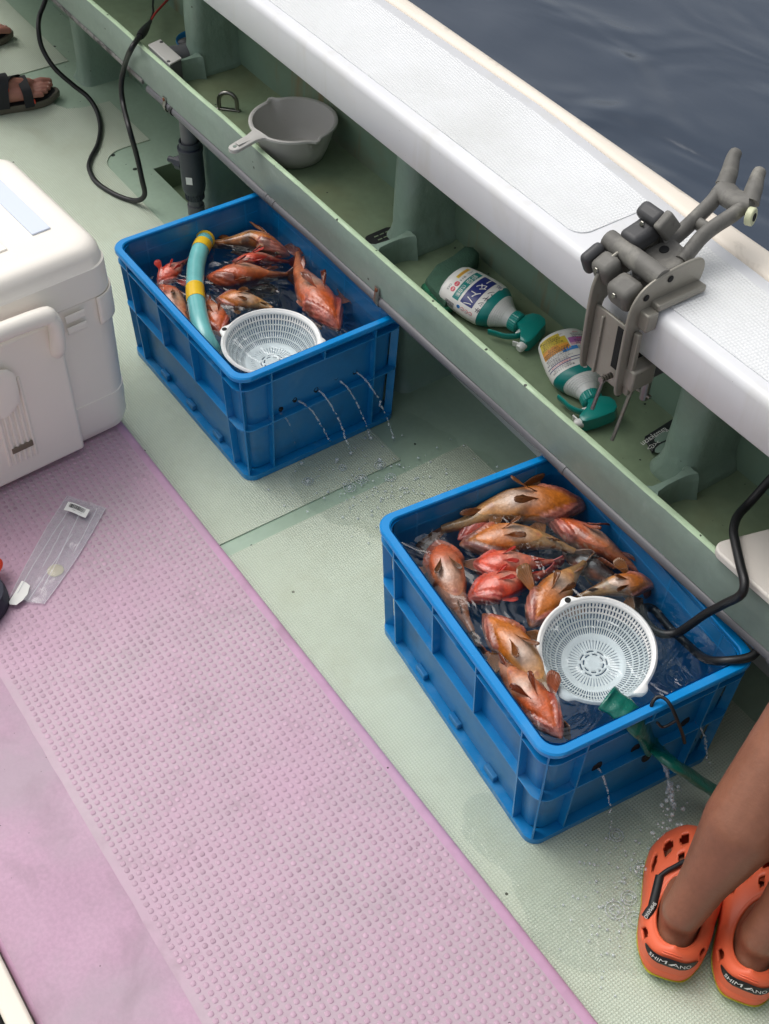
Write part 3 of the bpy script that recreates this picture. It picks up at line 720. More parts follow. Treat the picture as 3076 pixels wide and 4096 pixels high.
def fish(pts, wscale, style, roll, label, group, tail=1.0, tail_twist=0., pect=(1, 1), pel=True, lift=0., zf=None, mouth=0., seed=1, pect_ang=(55, 55), anal=True, redhead=1.):
    """pts: snout -> tail base in world space. belly turned up, rolled by roll degrees about the spine"""
    POSE[0] = C1 if group == G1 else C2
    P = PAL[style]; sp = spline(pts, 10)
    L = sum((sp[i+1]-sp[i]).length for i in range(len(sp)-1))
    cum = [0]
    for i in range(len(sp)-1): cum.append(cum[-1]+(sp[i+1]-sp[i]).length)
    def pos(t):
        d = t*cum[-1]
        for i in range(len(cum)-1):
            if d <= cum[i+1] or i == len(cum)-2:
                u = (d-cum[i])/max(1e-9, cum[i+1]-cum[i]); return sp[i].lerp(sp[i+1], u)
    def frame(t):
        p = pos(t); T = (pos(min(1, t+.02))-pos(max(0, t-.02))).normalized()
        U = Vector((0, 0, 1)); U = (U-T*U.dot(T)).normalized(); N = T.cross(U)
        rl = R(roll); B = math.cos(rl)*U + math.sin(rl)*N; return p, T, B, T.cross(B)
    NT, NP = 60, 44
    ts = [0.004+.996*(k/NT)**1.12 for k in range(NT+1)]
    rings = []; cols = []
    off = seed*13.7
    for t in ts:
        p, T, B, Sd = frame(t); a = pl(t, AW)*L*wscale; h = pl(t, HB)*L*wscale*.98
        ring = []
        for k in range(NP):
            ph = 2*math.pi*k/NP; s = ph if ph <= math.pi else ph-2*math.pi; ap = abs(s)
            phv = max(.03, (t-.05)*3.3)                        # V of the breast between the gill covers
            gill = sm((ap-phv)/.10)*(1-sm((ap-1.9)/.3))*(1-sm((t-.335+.02*math.cos(ap*2))/.012))*sm((t-.015)/.03)
            rs = 1+.12*gill
            stripes = math.sin((t*1.0-.22*ap)*62+seed)
            rs += .04*gill*stripes; inhead = sm((t-.05)/.04)*(1-sm((t-.33)/.02)); rs -= .16*inhead*math.exp(-((ap-phv-.03)/.085)**2); rs -= .10*math.exp(-((t-.345)/.010)**2)*sm((ap-phv+.1)/.1)*(1-sm((ap-2.0)/.3))
            rs += .03*math.exp(-((t-.10)/.02)**2)*math.cos(ap*3)*sm(1.6-ap)      # jaw line
            vent = math.exp(-(((t-.665)/.018)**2+(s/.22)**2)); rs += .05*vent - .09*math.exp(-(((t-.665)/.007)**2+(s/.09)**2))
            keel = 1.0 if ap < 2.2 else 1+.10*sm((ap-2.2)/.9)*sm((t-.15)/.1)*(1-sm((t-.85)/.1))
            v = B*(h*math.cos(s)*(1.0 if ap < 1.57 else 1.12)) + Sd*(a*math.sin(s)*(1+.05*math.sin(2*ap)))
            q = p+v*rs*keel; q += v.normalized()*mnoise.noise(q*30+Vector((off, 0, 0)))*.0022
            q = inside(q); ring.append(q)
            nzA = mnoise.noise(q*38+Vector((off, 3, 1))); nzB = mnoise.noise(q*120+Vector((1, off, 5)))
            c = mixc(P['belly'], P['side'], sm((ap-.55+.35*nzA)/.8))
            c = mixc(c, P['back'], sm((ap-1.45+.5*nzA)/.6))
            c = mixc(c, P['breast'], (1-sm((t-.40)/.10))*(1-sm((ap-1.2)/.5))*.95)
            pale = math.exp(-(((t-.49)/.115)**2))*(1-sm((ap-.42+.2*nzA)/.35)); c = mixc(c, P['pale'], pale*.85)
            c = mixc(c, mixc(P['gill'], P['gill2'], .5+.5*stripes), gill*.9*redhead)
            if t < .1: c = mixc(c, mixc(P['gill'], P['gill2'], .5+.5*nzB), .5*redhead)
            c = mixc(c, S(176, 96, 92), vent*.7)
            sp_ = mnoise.noise(q*70+Vector((off, off, 2)))
            if ap > 1.2: c = mixc(c, P['spot'], sm((sp_-.36)/.12)*sm((ap-1.2)/.4)*.8)
            c = mixc(c, P['back'], sm((t-.72)/.3)*.38)
            c = mixc(c, P['back'], sm((nzA-.12)/.25)*.6*sm((ap-.45)/.5)); c = tuple(x*.75*(1+.30*nzB) for x in c)
            cols.append(c)
        rings.append(ring)
    mb = MB(); vs = [v for r_ in rings for v in r_]; fs = []
    for i in range(NT):
        for k in range(NP):
            k2 = (k+1) % NP; fs.append((i*NP+k, i*NP+k2, (i+1)*NP+k2, (i+1)*NP+k))
    fs.append(tuple(range(NP))[::-1]); fs.append(tuple(NT*NP+k for k in range(NP)))
    mb.add(vs, fs); mb.c = cols
    e = tag(empty('rockfish', pos(.5)), label, 'fish', group)
    mb.build('body', M['fish'], e, smooth=75)
    def fan(name, root, d0, d1, length, base, baselen, rays=9, rows=6, curl=0., cn=None, round_=.5, c0=None, c1=None):
        """fin of several rays fanning from d0 to d1, its base along 'base' over baselen"""
        mbf = MB(); vv = []; cc = []; c0 = c0 or P['fin']; c1 = c1 or P['fin2']
        nr = rays*2+1; cn = cn or d0.cross(d1).normalized()
        for i in range(nr):
            u = i/(nr-1); d = (d0*(1-u)+d1*u).normalized(); ll = length*(1-round_*(abs(2*u-1))**2.5)
            ridge = .0006 if i % 2 == 0 else -.0006
            for j in range(rows+1):
                s = j/rows
                vv.append(root + base*baselen*(u-.5) + d*ll*s + cn*(curl*length*s*s + ridge + .10*length*s*mnoise.noise((u*3+seed, s*2, off)))); vv[-1] = inside(vv[-1], .0225+.0012*u)
                c = mixc(c0, c1, s*.55+.42*(i % 2)); cc.append(tuple(x*.85 for x in c))
        ff = []
        for i in range(nr-1):
            for j in range(rows): a = i*(rows+1)+j; ff.append((a, a+rows+1, a+rows+2, a+1))
        mbf.add(vv, ff); mbf.c = cc; mbf.build(name, M['fin'], e, smooth=60, solid=.0009)
    # tail
    p, T, B, Sd = frame(1.0); tw = R(tail_twist); TB = math.cos(tw)*B + math.sin(tw)*Sd
    fan('tail_fin', p-T*.004, (T*.8+TB*.62).normalized(), (T*.8-TB*.62).normalized(), .19*L*tail, TB*-1, .05*L, 11, 6, 0, round_=.12)
    for sg in (1, -1):
        if pel:
            p, T, B, Sd = frame(.37); root = p + B*pl(.37, HB)*L*wscale*.95 + Sd*sg*.035*L*wscale
            fan('pelvic_fin', root, (T*.9+Sd*sg*.10+B*(.16+lift)).normalized(), (T*.85+Sd*sg*.55+B*(.02+lift)).normalized(), .185*L, T, .020*L, 6, 6, .04, cn=B, round_=.35)
        on = pect[0] if sg > 0 else pect[1]
        if on:
            p, T, B, Sd = frame(.335); root = p + Sd*sg*pl(.335, AW)*L*wscale*.96 - B*.01*L
            an = R(pect_ang[0] if sg > 0 else pect_ang[1])
            dm = T*math.cos(an) + Sd*sg*math.sin(an)
            dA = (dm*1.0 + T*.75).normalized(); dB = (dm*1.0 - T*.15).normalized()
            fan('pectoral_fin', root, (dA+B*(.02+lift*.6)).normalized(), (dB+B*(.06+lift*.6)).normalized(), .235*L*on, T*-1, .055*L, 10, 6, .03, cn=B, round_=.3, c0=mixc(P['side'], P['fin'], .5), c1=mixc(P['fin2'], P['spot'], .12))
    for sg in (1, -1):
        p, T, B, Sd = frame(.135); r_ = .020*L; an_ = 2.15; c_ = p + (B*math.cos(an_)*pl(.135, HB)*1.12 + Sd*sg*math.sin(an_)*pl(.135, AW))*L*wscale
        dn = (c_-p).normalized(); q_ = dn.to_track_quat('Z', 'Y').to_matrix().to_4x4()
        MB().lathe([(.0001, r_*.55), (r_*.45, r_*.5), (r_*.8, r_*.28), (r_, 0), (r_*.9, -r_*.5)], 14, Matrix.Translation(c_) @ q_).build('eye', M['eye'], e, smooth=60)
    if anal:
        p, T, B, Sd = frame(.76); root = p + B*pl(.76, HB)*L*wscale*.9
        fan('anal_fin', root, (B*.55+T*.8+Sd*.3).normalized(), (B*.4+T*.95+Sd*.35).normalized(), .10*L, T, .10*L, 6, 4, 0, cn=Sd, round_=.3)
    if mouth:
        p, T, B, Sd = frame(.03); ml = []; rr_ = .085*L
        for k in range(28):
            a = 2*math.pi*k/28; ml.append(p - T*(.035*L+.03*L*math.cos(a)) + Sd*rr_*math.sin(a) - T*rr_*.45*math.cos(a) + B*(.02*L+.01*L*math.cos(2*a)))
        lip = MB(); lip.tube(ml+[ml[0]], [.006+.002*math.sin(k) for k in range(29)], 8, caps=False); lip.c = [S(206, 170, 166)]*len(lip.v); lip.build('lips', M['fish'], e, smooth=60)
        mc = sum(ml, Vector())/28; MB().add([mc-B*.022]+[q-B*.003 for q in ml], [(0, k+1, (k+1) % 28+1) for k in range(28)]).build('mouth', M['mouth'], e, smooth=60)
    p, T, B, Sd = frame(.45); root = p - B*pl(.45, HB)*L*wscale*1.05
    fan('dorsal_fin', root, (T*.2-B).normalized(), (T*.75-B).normalized(), .075*L, T, .45*L, 11, 3, 0, cn=Sd, round_=.3, c0=P['back'], c1=P['side'])
    return e
def fp(conv, water, *q):
    """photograph points -> spine points; third value = height of the spine above the water"""
    out = []
    for a in q:
        px, py = conv(a); dz = a[2] if len(a) > 2 else -.012
        out.append(at(px, py, water+dz))
    return out
zb = lambda q: (560+q[0]/1.8054, 880+q[1]/1.8054)

f2 = lambda *q: fp(zc2, WZ2, *q); f1 = lambda *q: fp(zb, WZ1, *q)
# front crate
fish(f2((915, 250, -.02), (770, 250, -.012), (560, 262, -.012), (380, 330, -.02), (300, 352, -.03)), .86, 'ochre', -6, 'long ochre fish belly up along the far short side of the front crate', G2, tail=1.1, tail_twist=80, seed=2, pect=(1, 1), lift=.25, pect_ang=(80, 70))
fish(f2((365, 395, -.03), (470, 335, -.030), (580, 305, -.032), (660, 290, -.03)), 0.92, 'red', 20, 'dull red small fish half sunk under the long ochre fish', G2, seed=3, pect=(.8, 0), tail=1.2, tail_twist=70)
fish(f2((725, 305, -.028), (850, 365, -.02), (960, 425, -.02), (1080, 500, -.028), (1150, 545, -.035)), 0.90, 'orange', -28, 'reddish brown fish lying along the shelf side of the front crate', G2, seed=4, pect=(0, 1), pect_ang=(60, 75), lift=.2)
fish(f2((370, 415, -.026), (480, 405, -.016), (600, 392, -.014), (740, 402, -.018), (850, 445, -.03)), 0.98, 'ochre', 8, 'yellow bellied fish above the two bright red ones', G2, seed=5, lift=.2, pect=(.9, 1), pect_ang=(70, 85))
fish(f2((282, 398, -.03), (305, 485, -.016), (330, 570, -.014), (375, 680, -.02), (425, 780, -.03)), 1.0, 'brown', 4, 'big brown fish with pale belly at the left rim of the front crate', G2, seed=6, tail=.8, pect_ang=(82, 78), redhead=.5)
fish(f2((418, 500, -.022), (500, 502, -.010), (590, 497, -.010), (690, 492, -.014), (760, 488, -.018)), 1.20, 'red', 4, 'upper of two bright red fish side by side, head left', G2, seed=7, tail=.9, pect=(.7, .9), pect_ang=(50, 55), lift=.15)
fish(f2((402, 655, -.024), (480, 610, -.010), (570, 582, -.010), (660, 560, -.016), (730, 535, -.02)), 1.22, 'red', -8, 'lower of two bright red fish side by side, head left', G2, seed=8, tail=1.0, pect=(.8, .8), pect_ang=(40, 65), lift=.1)
fish(f2((668, 760, -.012), (705, 690, -.008), (770, 610, -.010), (840, 540, -.016), (890, 495, -.028)), 1.06, 'ochre', 18, 'ochre fish slanting down to the strainer with its face toward us', G2, seed=9, pect=(1, 1.1), pect_ang=(60, 80), lift=.2)
fish(f2((1185, 585, -.022), (1110, 580, -.014), (1020, 588, -.014), (930, 612, -.02), (860, 632, -.028)), 0.97, 'ochre', -24, 'olive yellow fish behind the strainer with dark head to the shelf', G2, seed=10, pect=(1, 1), pect_ang=(70, 80))
fish(f2((470, 705, -.014), (520, 755, -.008), (590, 830, -.006), (660, 920, -.010), (735, 1040, -.02), (790, 1140, -.03)), .86, 'ochre', 6, 'orange bellied fish with open pale mouth at left of the strainer', G2, seed=11, tail=.9, pect=(.8, .6), lift=.12)
fish(f2((800, 1225, -.012), (735, 1130, -.010), (650, 1030, -.010), (560, 930, -.016), (490, 870, -.03)), 0.88, 'orange', -14, 'pinkish fish in the near corner of the front crate, head down', G2, seed=12, tail=.7, pect=(.9, 1), lift=.1)
# crate with the hose
fish(f1((1085, 262, -.012), (960, 200, -.004), (820, 150, -.004), (640, 165, -.006), (470, 182, -.012)), 0.92, 'ochre', 42, 'spotted ochre fish along the far side of the hose crate', G1, seed=21, pect=(.8, .5), tail=.8, lift=.1)
fish(f1((130, 470, -.012), (200, 400, -.004), (260, 350, -.008), (330, 300, -.016)), 1.26, 'red', 20, 'coral red fish at the far left corner of the hose crate', G1, seed=22, tail=1.0, pect=(1.2, 1), pect_ang=(95, 80), lift=.3)
fish(f1((665, 300, -.012), (760, 285, -.004), (870, 275, -.008), (980, 290, -.02), (1080, 300, -.03)), 0.83, 'red', -20, 'thin crimson fish under the spotted ochre fish', G1, seed=23, pect=(.7, .7), lift=.3)
fish(f1((470, 420, -.008), (600, 420, -.002), (740, 400, -.002), (900, 400, -.012), (1060, 400, -.03)), 1.13, 'orange', -26, 'large orange brown fish across the middle of the hose crate', G1, seed=24, pect=(.6, 1.1), pect_ang=(40, 100), lift=.15, redhead=.4)
fish(f1((1440, 800, -.006), (1360, 680, .000), (1240, 520, .000), (1160, 380, -.004), (1140, 250, -.002)), .90, 'orange', 12, 'largest orange fish at the shelf side of the hose crate, tail up', G1, seed=25, tail=.9, tail_twist=70, pect=(1.25, .3), pect_ang=(85, 50), lift=.12)
fish(f1((545, 575, -.012), (640, 580, -.006), (760, 590, -.006), (880, 615, -.012), (960, 645, -.004)), 1.10, 'ochre', 10, 'small pale ochre fish touching the strainer in the hose crate', G1, seed=26, tail=.55, pect=(.6, .8), tail_twist=60)
fish(f1((590, 840, -.010), (560, 740, -.004), (520, 640, -.006), (480, 560, -.012)), 1.15, 'orange', 0, 'small orange fish head down between hose and strainer', G1, seed=27, tail=.6, pect=(.4, 1.2), pect_ang=(40, 95))
fish(f1((160, 480, -.02), (230, 580, -.008), (300, 680, -.010), (380, 790, -.012)), 1.06, 'brown', -30, 'dark brown fish pressed to the left wall of the hose crate', G1, seed=28, tail=.8, pect=(.8, .3), redhead=.3)

fish(f1((1010, 520, -.05), (900, 500, -.045), (780, 510, -.045), (640, 530, -.05)), .95, 'brown', 150, 'sunken dark spotted fish below the large orange brown one', G1, seed=29, tail=.8, pect=(.6, .6), redhead=.2)
fish(f2((800, 440, -.055), (900, 500, -.05), (1000, 560, -.05), (1080, 640, -.055)), .9, 'brown', 160, 'sunken dark spotted fish below the olive yellow one', G2, seed=30, tail=1.1, pect=(.7, .7), redhead=.2)
# ================================================================== COLANDERS
def colander(c, rad, tilt, label, rot, name='strainer'):
    e = tag(empty(name, M=Matrix.Translation(c) @ tilt, world=False), label, 'strainer', 'white plastic strainers floating in the crates')
    NA = 92; dep = rad*.58
    def prof(u):   # u 0 rim -> 1 centre
        r = rad*(1-u) if u > .62 else rad*(.38+.62*(math.cos(u/.62*math.pi/2)**.62))
        r = rad*pl(u, [(0, .93), (.12, .90), (.3, .83), (.45, .74), (.58, .63), (.66, .53), (.72, .44), (.8, .32), (.9, .17), (1, .02)])
        z = -dep*pl(u, [(0, 0), (.12, .14), (.3, .42), (.45, .66), (.58, .84), (.66, .93), (.72, .97), (.8, .985), (.9, .995), (1, 1)])
        return r, z
    us = [0, .08, .11, .20, .225, .315, .34, .43, .455, .545, .57, .645, .70, .725, .83, .855, .868, .895, .908, .945, .97, 1]
    slotrows = {2, 4, 6, 8, 10, 13}
    ringrows = {15, 17}
    mb = MB(); vs = []; fs = []
    nA = NA*2
    for u in us:
        r, z = prof(u)
        for k in range(nA):
            a = 2*math.pi*(k//2 + (.0 if k % 2 == 0 else .42))/NA; vs.append((r*math.cos(a), r*math.sin(a), z))
    for i in range(len(us)-1):
        for k in range(nA):
            if i in slotrows and k % 2 == 0 and (i != 13 or (k//2) % 2 == 0): continue
            if i in ringrows and ((k//2)+(6 if i == 17 else 0)) % 12 < 8: continue
            k2 = (k+1) % nA; fs.append((i*nA+k, i*nA+k2, (i+1)*nA+k2, (i+1)*nA+k))
    fs.append(tuple((len(us)-1)*nA+k for k in range(nA)))
    mb.add(vs, fs); mb.build('bowl', M['white_plastic'], e, smooth=50, solid=.0016)
    # rim with three small lugs
    n = 144; rings = []
    for k in range(n):
        a = 2*math.pi*k/n; lug = 0
        for la in (rot, rot+R(120), rot+R(196)): 
            d = (a-la+math.pi) % (2*math.pi)-math.pi; lug = max(lug, math.exp(-(d/.13)**4))
        ro = rad*(1.0+.085*lug)
        ca, sa = math.cos(a), math.sin(a)
        rings.append([Vector((r_*ca, r_*sa, z)) for r_, z in ((rad*.925, -.001), (rad*.94, .0022), (rad*.965, .003), (ro-.002, .0016), (ro, -.001), (ro-.0015, -.0035), (rad*.955, -.0015), (rad*.93, -.004))])
    MB().loft(rings, wrap=True).build('rim', M['white_plastic'], e, smooth=50)
    a = rot; MB().lathe([(.0001, .0029), (.0058, .0031), (.0056, .0024)], 16, Matrix.Translation((rad*1.0*math.cos(a), rad*1.0*math.sin(a), 0))).build('lug_hole', M['hole'], e)
    return e
def tiltm(toward, deg):
    ax = Vector((0, 0, 1)).cross(Vector((toward[0], toward[1], 0))).normalized(); return Matrix.Rotation(R(deg), 4, ax)
ct = (CPOS.x+.45, CPOS.y+.3)
c = at(1092, 1370, .268); colander((-1.524, c.y, .268), .113, tiltm((CPOS.x-c.x, CPOS.y-c.y), 2), 'white strainer in the hose crate, dry and empty', R(218))
c = at(2388, 2596, .292); colander((c.x, c.y, .292), .106, tiltm((CPOS.x-c.x, CPOS.y-c.y), 12), 'white strainer swirling with water in the front crate', R(170))
# the little swirl of water inside the front strainer
o = MB().add([(c.x+.078*math.cos(2*math.pi*k/40), c.y+.078*math.sin(2*math.pi*k/40), .2795) for k in range(40)], [tuple(range(40))])

# ================================================================== HOSES
pts = [at(*zb(q[:2]), q[2]) for q in ((470, 140, .262), (455, 175, .268), (430, 230, .27), (405, 330, .268), (398, 440, .268), (400, 540, .270), (415, 640, .272), (440, 760, .272), (480, 870, .262), (535, 960, .235), (600, 1050, .18))]
sp = spline(pts, 6)
e = tag(empty('hose', pts[5]), 'turquoise hose with yellow tape bands lying in the crate', 'hose')
HR = .0215
MB().tube(sp, HR, 18).build('hose_tube', M['hose'], e, smooth=60)
def band(i0, i1): MB().tube(sp[i0:i1+1], HR+.0008, 18, caps=False).build('tape_band', M['yellow'], e, smooth=60)
band(6, 11); band(27, 33)
MB().tube(sp[0:3], [HR+.003, HR+.003, HR+.002], 18).build('hose_end', M['yellow'], e, smooth=60)
# flat green hose that feeds the front crate
hw = on_short(C2, 2604, 2975, .004)
q = [at(2425, 2790, .318), at(2470, 2822, .314), at(2520, 2862, .304), at(2562, 2905, .278), hw, at(2680, 3045, .175), at(2790, 3120, .11), at(2900, 3190, .06), at(3000, 3240, .035), at(3150, 3330, .03)]
sp = spline(q, 6); n = len(sp)
rad = [(.025+.0015*math.sin(k*.9)+(.001 if k < 2 else 0), .009+.001*math.sin(k*1.3)+(.004 if k < 2 else 0)) for k in range(n)]
o = MB().tube(sp, rad, 20, caps=False).build('green_hose', M['greenhose'], smooth=60, solid=.0015)
tag(o, 'green crumpled layflat hose hung over the front crate rim', 'hose')

# ================================================================== COOL BOX
cb_rot = R(4)
CB = Vector((-1.690, -.612, .0325))             # its right front bottom corner
e = tag(empty('cool_box', M=Matrix.Translation(CB) @ Matrix.Rotation(cb_rot, 4, 'Z') @ Matrix.Diagonal((1, 1, 1.22, 1)), world=False), 'large white cool box with carry handle at the left edge', 'cool box')
# local: x back (-) , y left (-); front face at x=0, right side at y=0
CD, CWD, CZ = .46, .62, .415
def cring(z, inx, r, n=8, off=0): return [Vector((x, y, z)) for x, y in rrect(CD/2-inx, CWD/2-inx, r, n, -CD/2+off, -CWD/2)]
mb = MB(); mb.loft([cring(z, i, .052) for z, i in ((.002, .020), (.010, .010), (.03, .004), (.095, .002), (.0955, .004), (.27, .001), (.318, .0))], cap0=True, cap1=True)
mb.build('body', M['cooler'], e, smooth=35)
mb = MB(); mb.loft([cring(z, i, .053) for z, i in ((.3185, .002), (.320, -.002), (.376, -.001), (.378, .002), (.396, .005), (.408, .012), (.4135, .022), (.4165, .038))], cap0=True, cap1=True)
mb.build('lid', M['cooler'], e, smooth=50)
# lid top inlay and pale blue strip near the right rear
MB().box((-CD/2-.03, -CWD/2-.05, .4175), (.33, .36, .004)).build('lid_inlay', M['cooler'], e, bevel=.0015)
MB().box((-CD/2-.06, -.095, .4182), (.36, .042, .0032)).build('lid_strip', M['coolblue'], e, bevel=.001)
# raised front panel with ribs and slot
mb = MB()
fp_ = [(.002, -.145), (.016, -.150), (.016, -.47), (.002, -.475), (-.02, -.475), (-.02, -.145)]
mb.loft([[Vector((x, y, z)) for x, y in fp_] for z in (.012, .02, .30, .312)], cap0=True, cap1=True)
mb.build('front_panel', M['cooler'], e, bevel=.006, seg=3)
for k in range(6):
    y = -.262-k*.0125; MB().tube([(.0150, y, .052), (.0165, y, .062), (.0165, y, .215), (.0150, y, .235)], .0042, 10).build('panel_rib', M['cooler'], e)
MB().box((.0200, -.290, .085), (.004, .050, .013)).build('panel_slot', M['coolin'], e, bevel=.004, seg=3)
# latch
mb = MB(); mb.loft([[Vector((.030+.004*math.cos(t), -.315+.045*math.sin(t)*s, .225+z)) for t in [2*math.pi*k/20 for k in range(20)]] for z, s in ((-.05, .2), (-.045, .6), (-.03, .9), (.0, 1), (.03, .98), (.045, .7), (.05, .3))], cap0=True, cap1=True)
mb.build('latch', M['cooler'], e, smooth=60)
# carry handle: a thick bail standing off the front
hp = spline([(.010, -.165, .255), (.028, -.165, .275), (.036, -.165, .318), (.037, -.172, .338), (.037, -.19, .348), (.037, -.32, .352), (.037, -.44, .350), (.037, -.46, .33), (.02, -.462, .27)], 6)
MB().tube(hp, [(.016, .019)]*len(hp), 16).build('handle', M['cooler'], e, smooth=60)
# corner fittings with finger recesses on the right front corner
mb = MB(); rr = [p for p in rrect(CD/2+.0045, CWD/2+.0045, .056, 10, -CD/2, -CWD/2)]
seg_ = rr[0:11]
mb.loft([[Vector((p[0], p[1], z)) for p in seg_] for z in (.262, .266, .316, .319)], close=False); mb.build('corner_guard', M['cooler'], e, smooth=50, solid=.004)
for k, z in enumerate((.302, .277)):
    MB().tube([(.008, -.085, z), (.0085, -.13, z)], [(.002, .008), (.002, .008)], 12).build('finger_recess', M['cooler'], e)

# ================================================================== PIPEWORK UNDER THE LIP
e = tag(empty('water_pipe', (-1.0, -.12, .346)), 'grey pipe running under the shelf lip', 'pipe')
PYY, PZZ, PR = -.1075, .3490, .0120
MB().tube([(-2.535+k*.1, PYY+.002*math.sin(k*.9), PZZ+.001*math.sin(k*1.7)) for k in range(45)], PR, 14).build('pipe_run', M['pvc'], e, smooth=60)
for x in (-2.405, -1.92, -1.885, -1.30, -.8, -.25):
    MB().tube([(x, PYY, PZZ), (x+.012, PYY, PZZ)], PR+.0012, 14).build('pipe_band', M['black'] if x < -2 else M['pvc'], e, smooth=50)
def bracket(px, py):
    p = aty(px, py, -.1145)
    PYY_ = PYY; b = tag(empty('pipe_bracket', p), 'rusty pipe strap screwed to the lip %s' % ('above the grey valve' if px < 1000 else 'between the two crates'), 'bracket', 'pipe straps')
    mb = MB(); sec = []
    rings = []
    for k in range(13):
        a = R(150 - 300*k/12) if False else R(-200+ 215*k/12)
        rings.append((PYY+(PR+.002)*math.cos(a)*1.0, PZZ+(PR+.002)*math.sin(a)))
    path = [(p.x-.004, -.1148, p.z+.018), (p.x-.004, -.1155, p.z+.004)] + [(p.x, y, z) for y, z in rings if y < -.112]
    mb.tube(path, [(.009, .0012)]*len(path), 8); mb.build('strap', M['steel'], b, smooth=50)
    MB().lathe([(.0001, .003), (.004, .0026), (.005, 0)], 12, Matrix.Translation((p.x-.004, -.1158, p.z+.011)) @ Matrix.Rotation(R(90), 4, 'X')).build('screw', M['rust'], b)
bracket(662, 415); bracket(1512, 1180)
# weathered edging left of the pipe
o = MB().tube([(X0+.2, -.1135, .360), (-3.5, -.1135, .360), (-2.56, -.1135, .359)], [(.004, .007)]*3, 8).build('edging_strip', M['oldstrip'], smooth=50)
tag(o, 'weathered grey edging strip under the lip at top left', 'edging')
# ball valve assembly
e = tag(empty('pipe_valve', (-2.44, -.045, 0)), 'dark grey plastic valve on upright pipe behind the far crate', 'valve')
vx, vy = -2.425, -.058
T_ = Matrix.Translation((vx, vy, 0))
MB().lathe([(.023, .225), (.0235, .384)], 24, T_).build('upper_pipe', M['pvc'], e, smooth=50)
MB().lathe([(.026, .232), (.030, .232), (.030, .214), (.036, .213), (.036, .204), (.0335, .203), (.0335, .092), (.031, .078), (.026, .070), (.026, .052), (.020, .051)], 28, T_).build('valve_body', M['pvcd'], e, smooth=40)
for k in range(20):
    a = 2*math.pi*k/20; MB().box((vx+.0262*math.cos(a), vy+.0262*math.sin(a), .061), (.003, .003, .017), a).build('grip_rib', M['pvcd'], e, smooth=0)
MB().lathe([(.0195, .054), (.0195, .02)], 20, T_).build('lower_pipe', M['pvc'], e)
hs_ = Matrix.Translation((vx, vy, .145)) @ Matrix.Rotation(R(-90), 4, 'Y') @ Matrix.Rotation(R(0), 4, 'Z')
hs_ = Matrix.Translation((vx, vy, .150)) @ Matrix.Rotation(R(205), 4, 'Z') @ Matrix.Rotation(R(90), 4, 'Y')
MB().lathe([(.020, .03), (.020, .050), (.013, .053), (.013, .062), (.009, .063), (.009, .080), (.0001, .080)], 8, hs_).build('valve_stem', M['pvcd'], e, smooth=30)
sp = spline([(vx, vy, .03), (vx, vy, -.005), (vx+.012, vy-.002, -.024), (vx+.05, vy-.004, -.034), (vx+.11, vy-.004, -.036)], 6)
MB().tube(sp, .0245, 18).build('elbow', M['pvc'], e, smooth=50)
MB().box((vx+.0235, vy-.0245, .125), (.001, .018, .022), R(-45)).build('sticker', M['paper'], e, smooth=0)

# ================================================================== ON THE SHELF
SZ = .4015
# grey junction box, pipe stub and blue basin at the far end
e = tag(empty('junction_box', at(620, 215, .40)), 'grey plastic junction box behind the far end of the lip', 'junction box')
tp = [at(557, 190, .472), at(606, 168, .472), at(690, 243, .472), at(642, 268, .472)]
cx = sum((p for p in tp), Vector())/4
for p in tp: p.y += .026
MB().loft([[Vector((p.x, p.y, .4025)) for p in tp], [Vector((p.x, p.y, .468)) for p in tp]], cap0=True, cap1=True).build('box_body', M['pvc'], e, bevel=.003, smooth=30)
MB().loft([[p.lerp(Vector((cx.x, cx.y, p.z)), -.02) + Vector((0, 0, -.0035)) for p in tp], [p.lerp(Vector((cx.x, cx.y, p.z)), -.02) + Vector((0, 0, .001)) for p in tp]], cap0=True, cap1=True).build('box_lid', M['bowl'], e, bevel=.0015, smooth=30)
for f in (tp[1].lerp(tp[3], .12), tp[1].lerp(tp[3], .9)):
    MB().lathe([(.0001, .0022), (.0045, .0022), (.005, .0008)], 12, Matrix.Translation(f)).build('lid_screw', M['darkplastic'], e)
a = at(690, 236, .432); o = MB().tube([a+Vector((-.01, -.01, 0)), a+Vector((.0, .03, 0)), a+Vector((.0, .09, 0))], .030, 22).build('pipe_stub', M['pvc'], smooth=60)
tag(o, 'short thick grey pipe stub beside the junction box', 'pipe')
bc = at(800, 190, .44); 
mb = MB(); mb.lathe([(.001, .403), (.12, .404), (.135, .43), (.150, .466), (.158, .470), (.160, .466), (.152, .460), (.138, .425), (.124, .4035)], 48, Matrix.Translation((-2.49+.0, .0, 0)))
o = MB().lathe([(.001, .7335), (.075, .734), (.088, .76), (.100, .80), (.107, .806), (.109, .80), (.102, .795), (.091, .758), (.078, .7325)], 48, Matrix.Translation((-2.545, .055, 0)) @ Matrix.Scale(.55, 4)).build('blue_basin', M['bluebasin'], smooth=50)
tag(o, 'small blue basin tucked behind the far pillar on the shelf', 'basin')
o = MB().tube([at(715, 178, .43), at(740, 180, .43), at(765, 178, .43)], [.012, .02, .018], 10).build('scrub_pad', M['darkplastic'], smooth=60); tag(o, 'dark scouring pad lying in the blue basin', 'scouring pad')

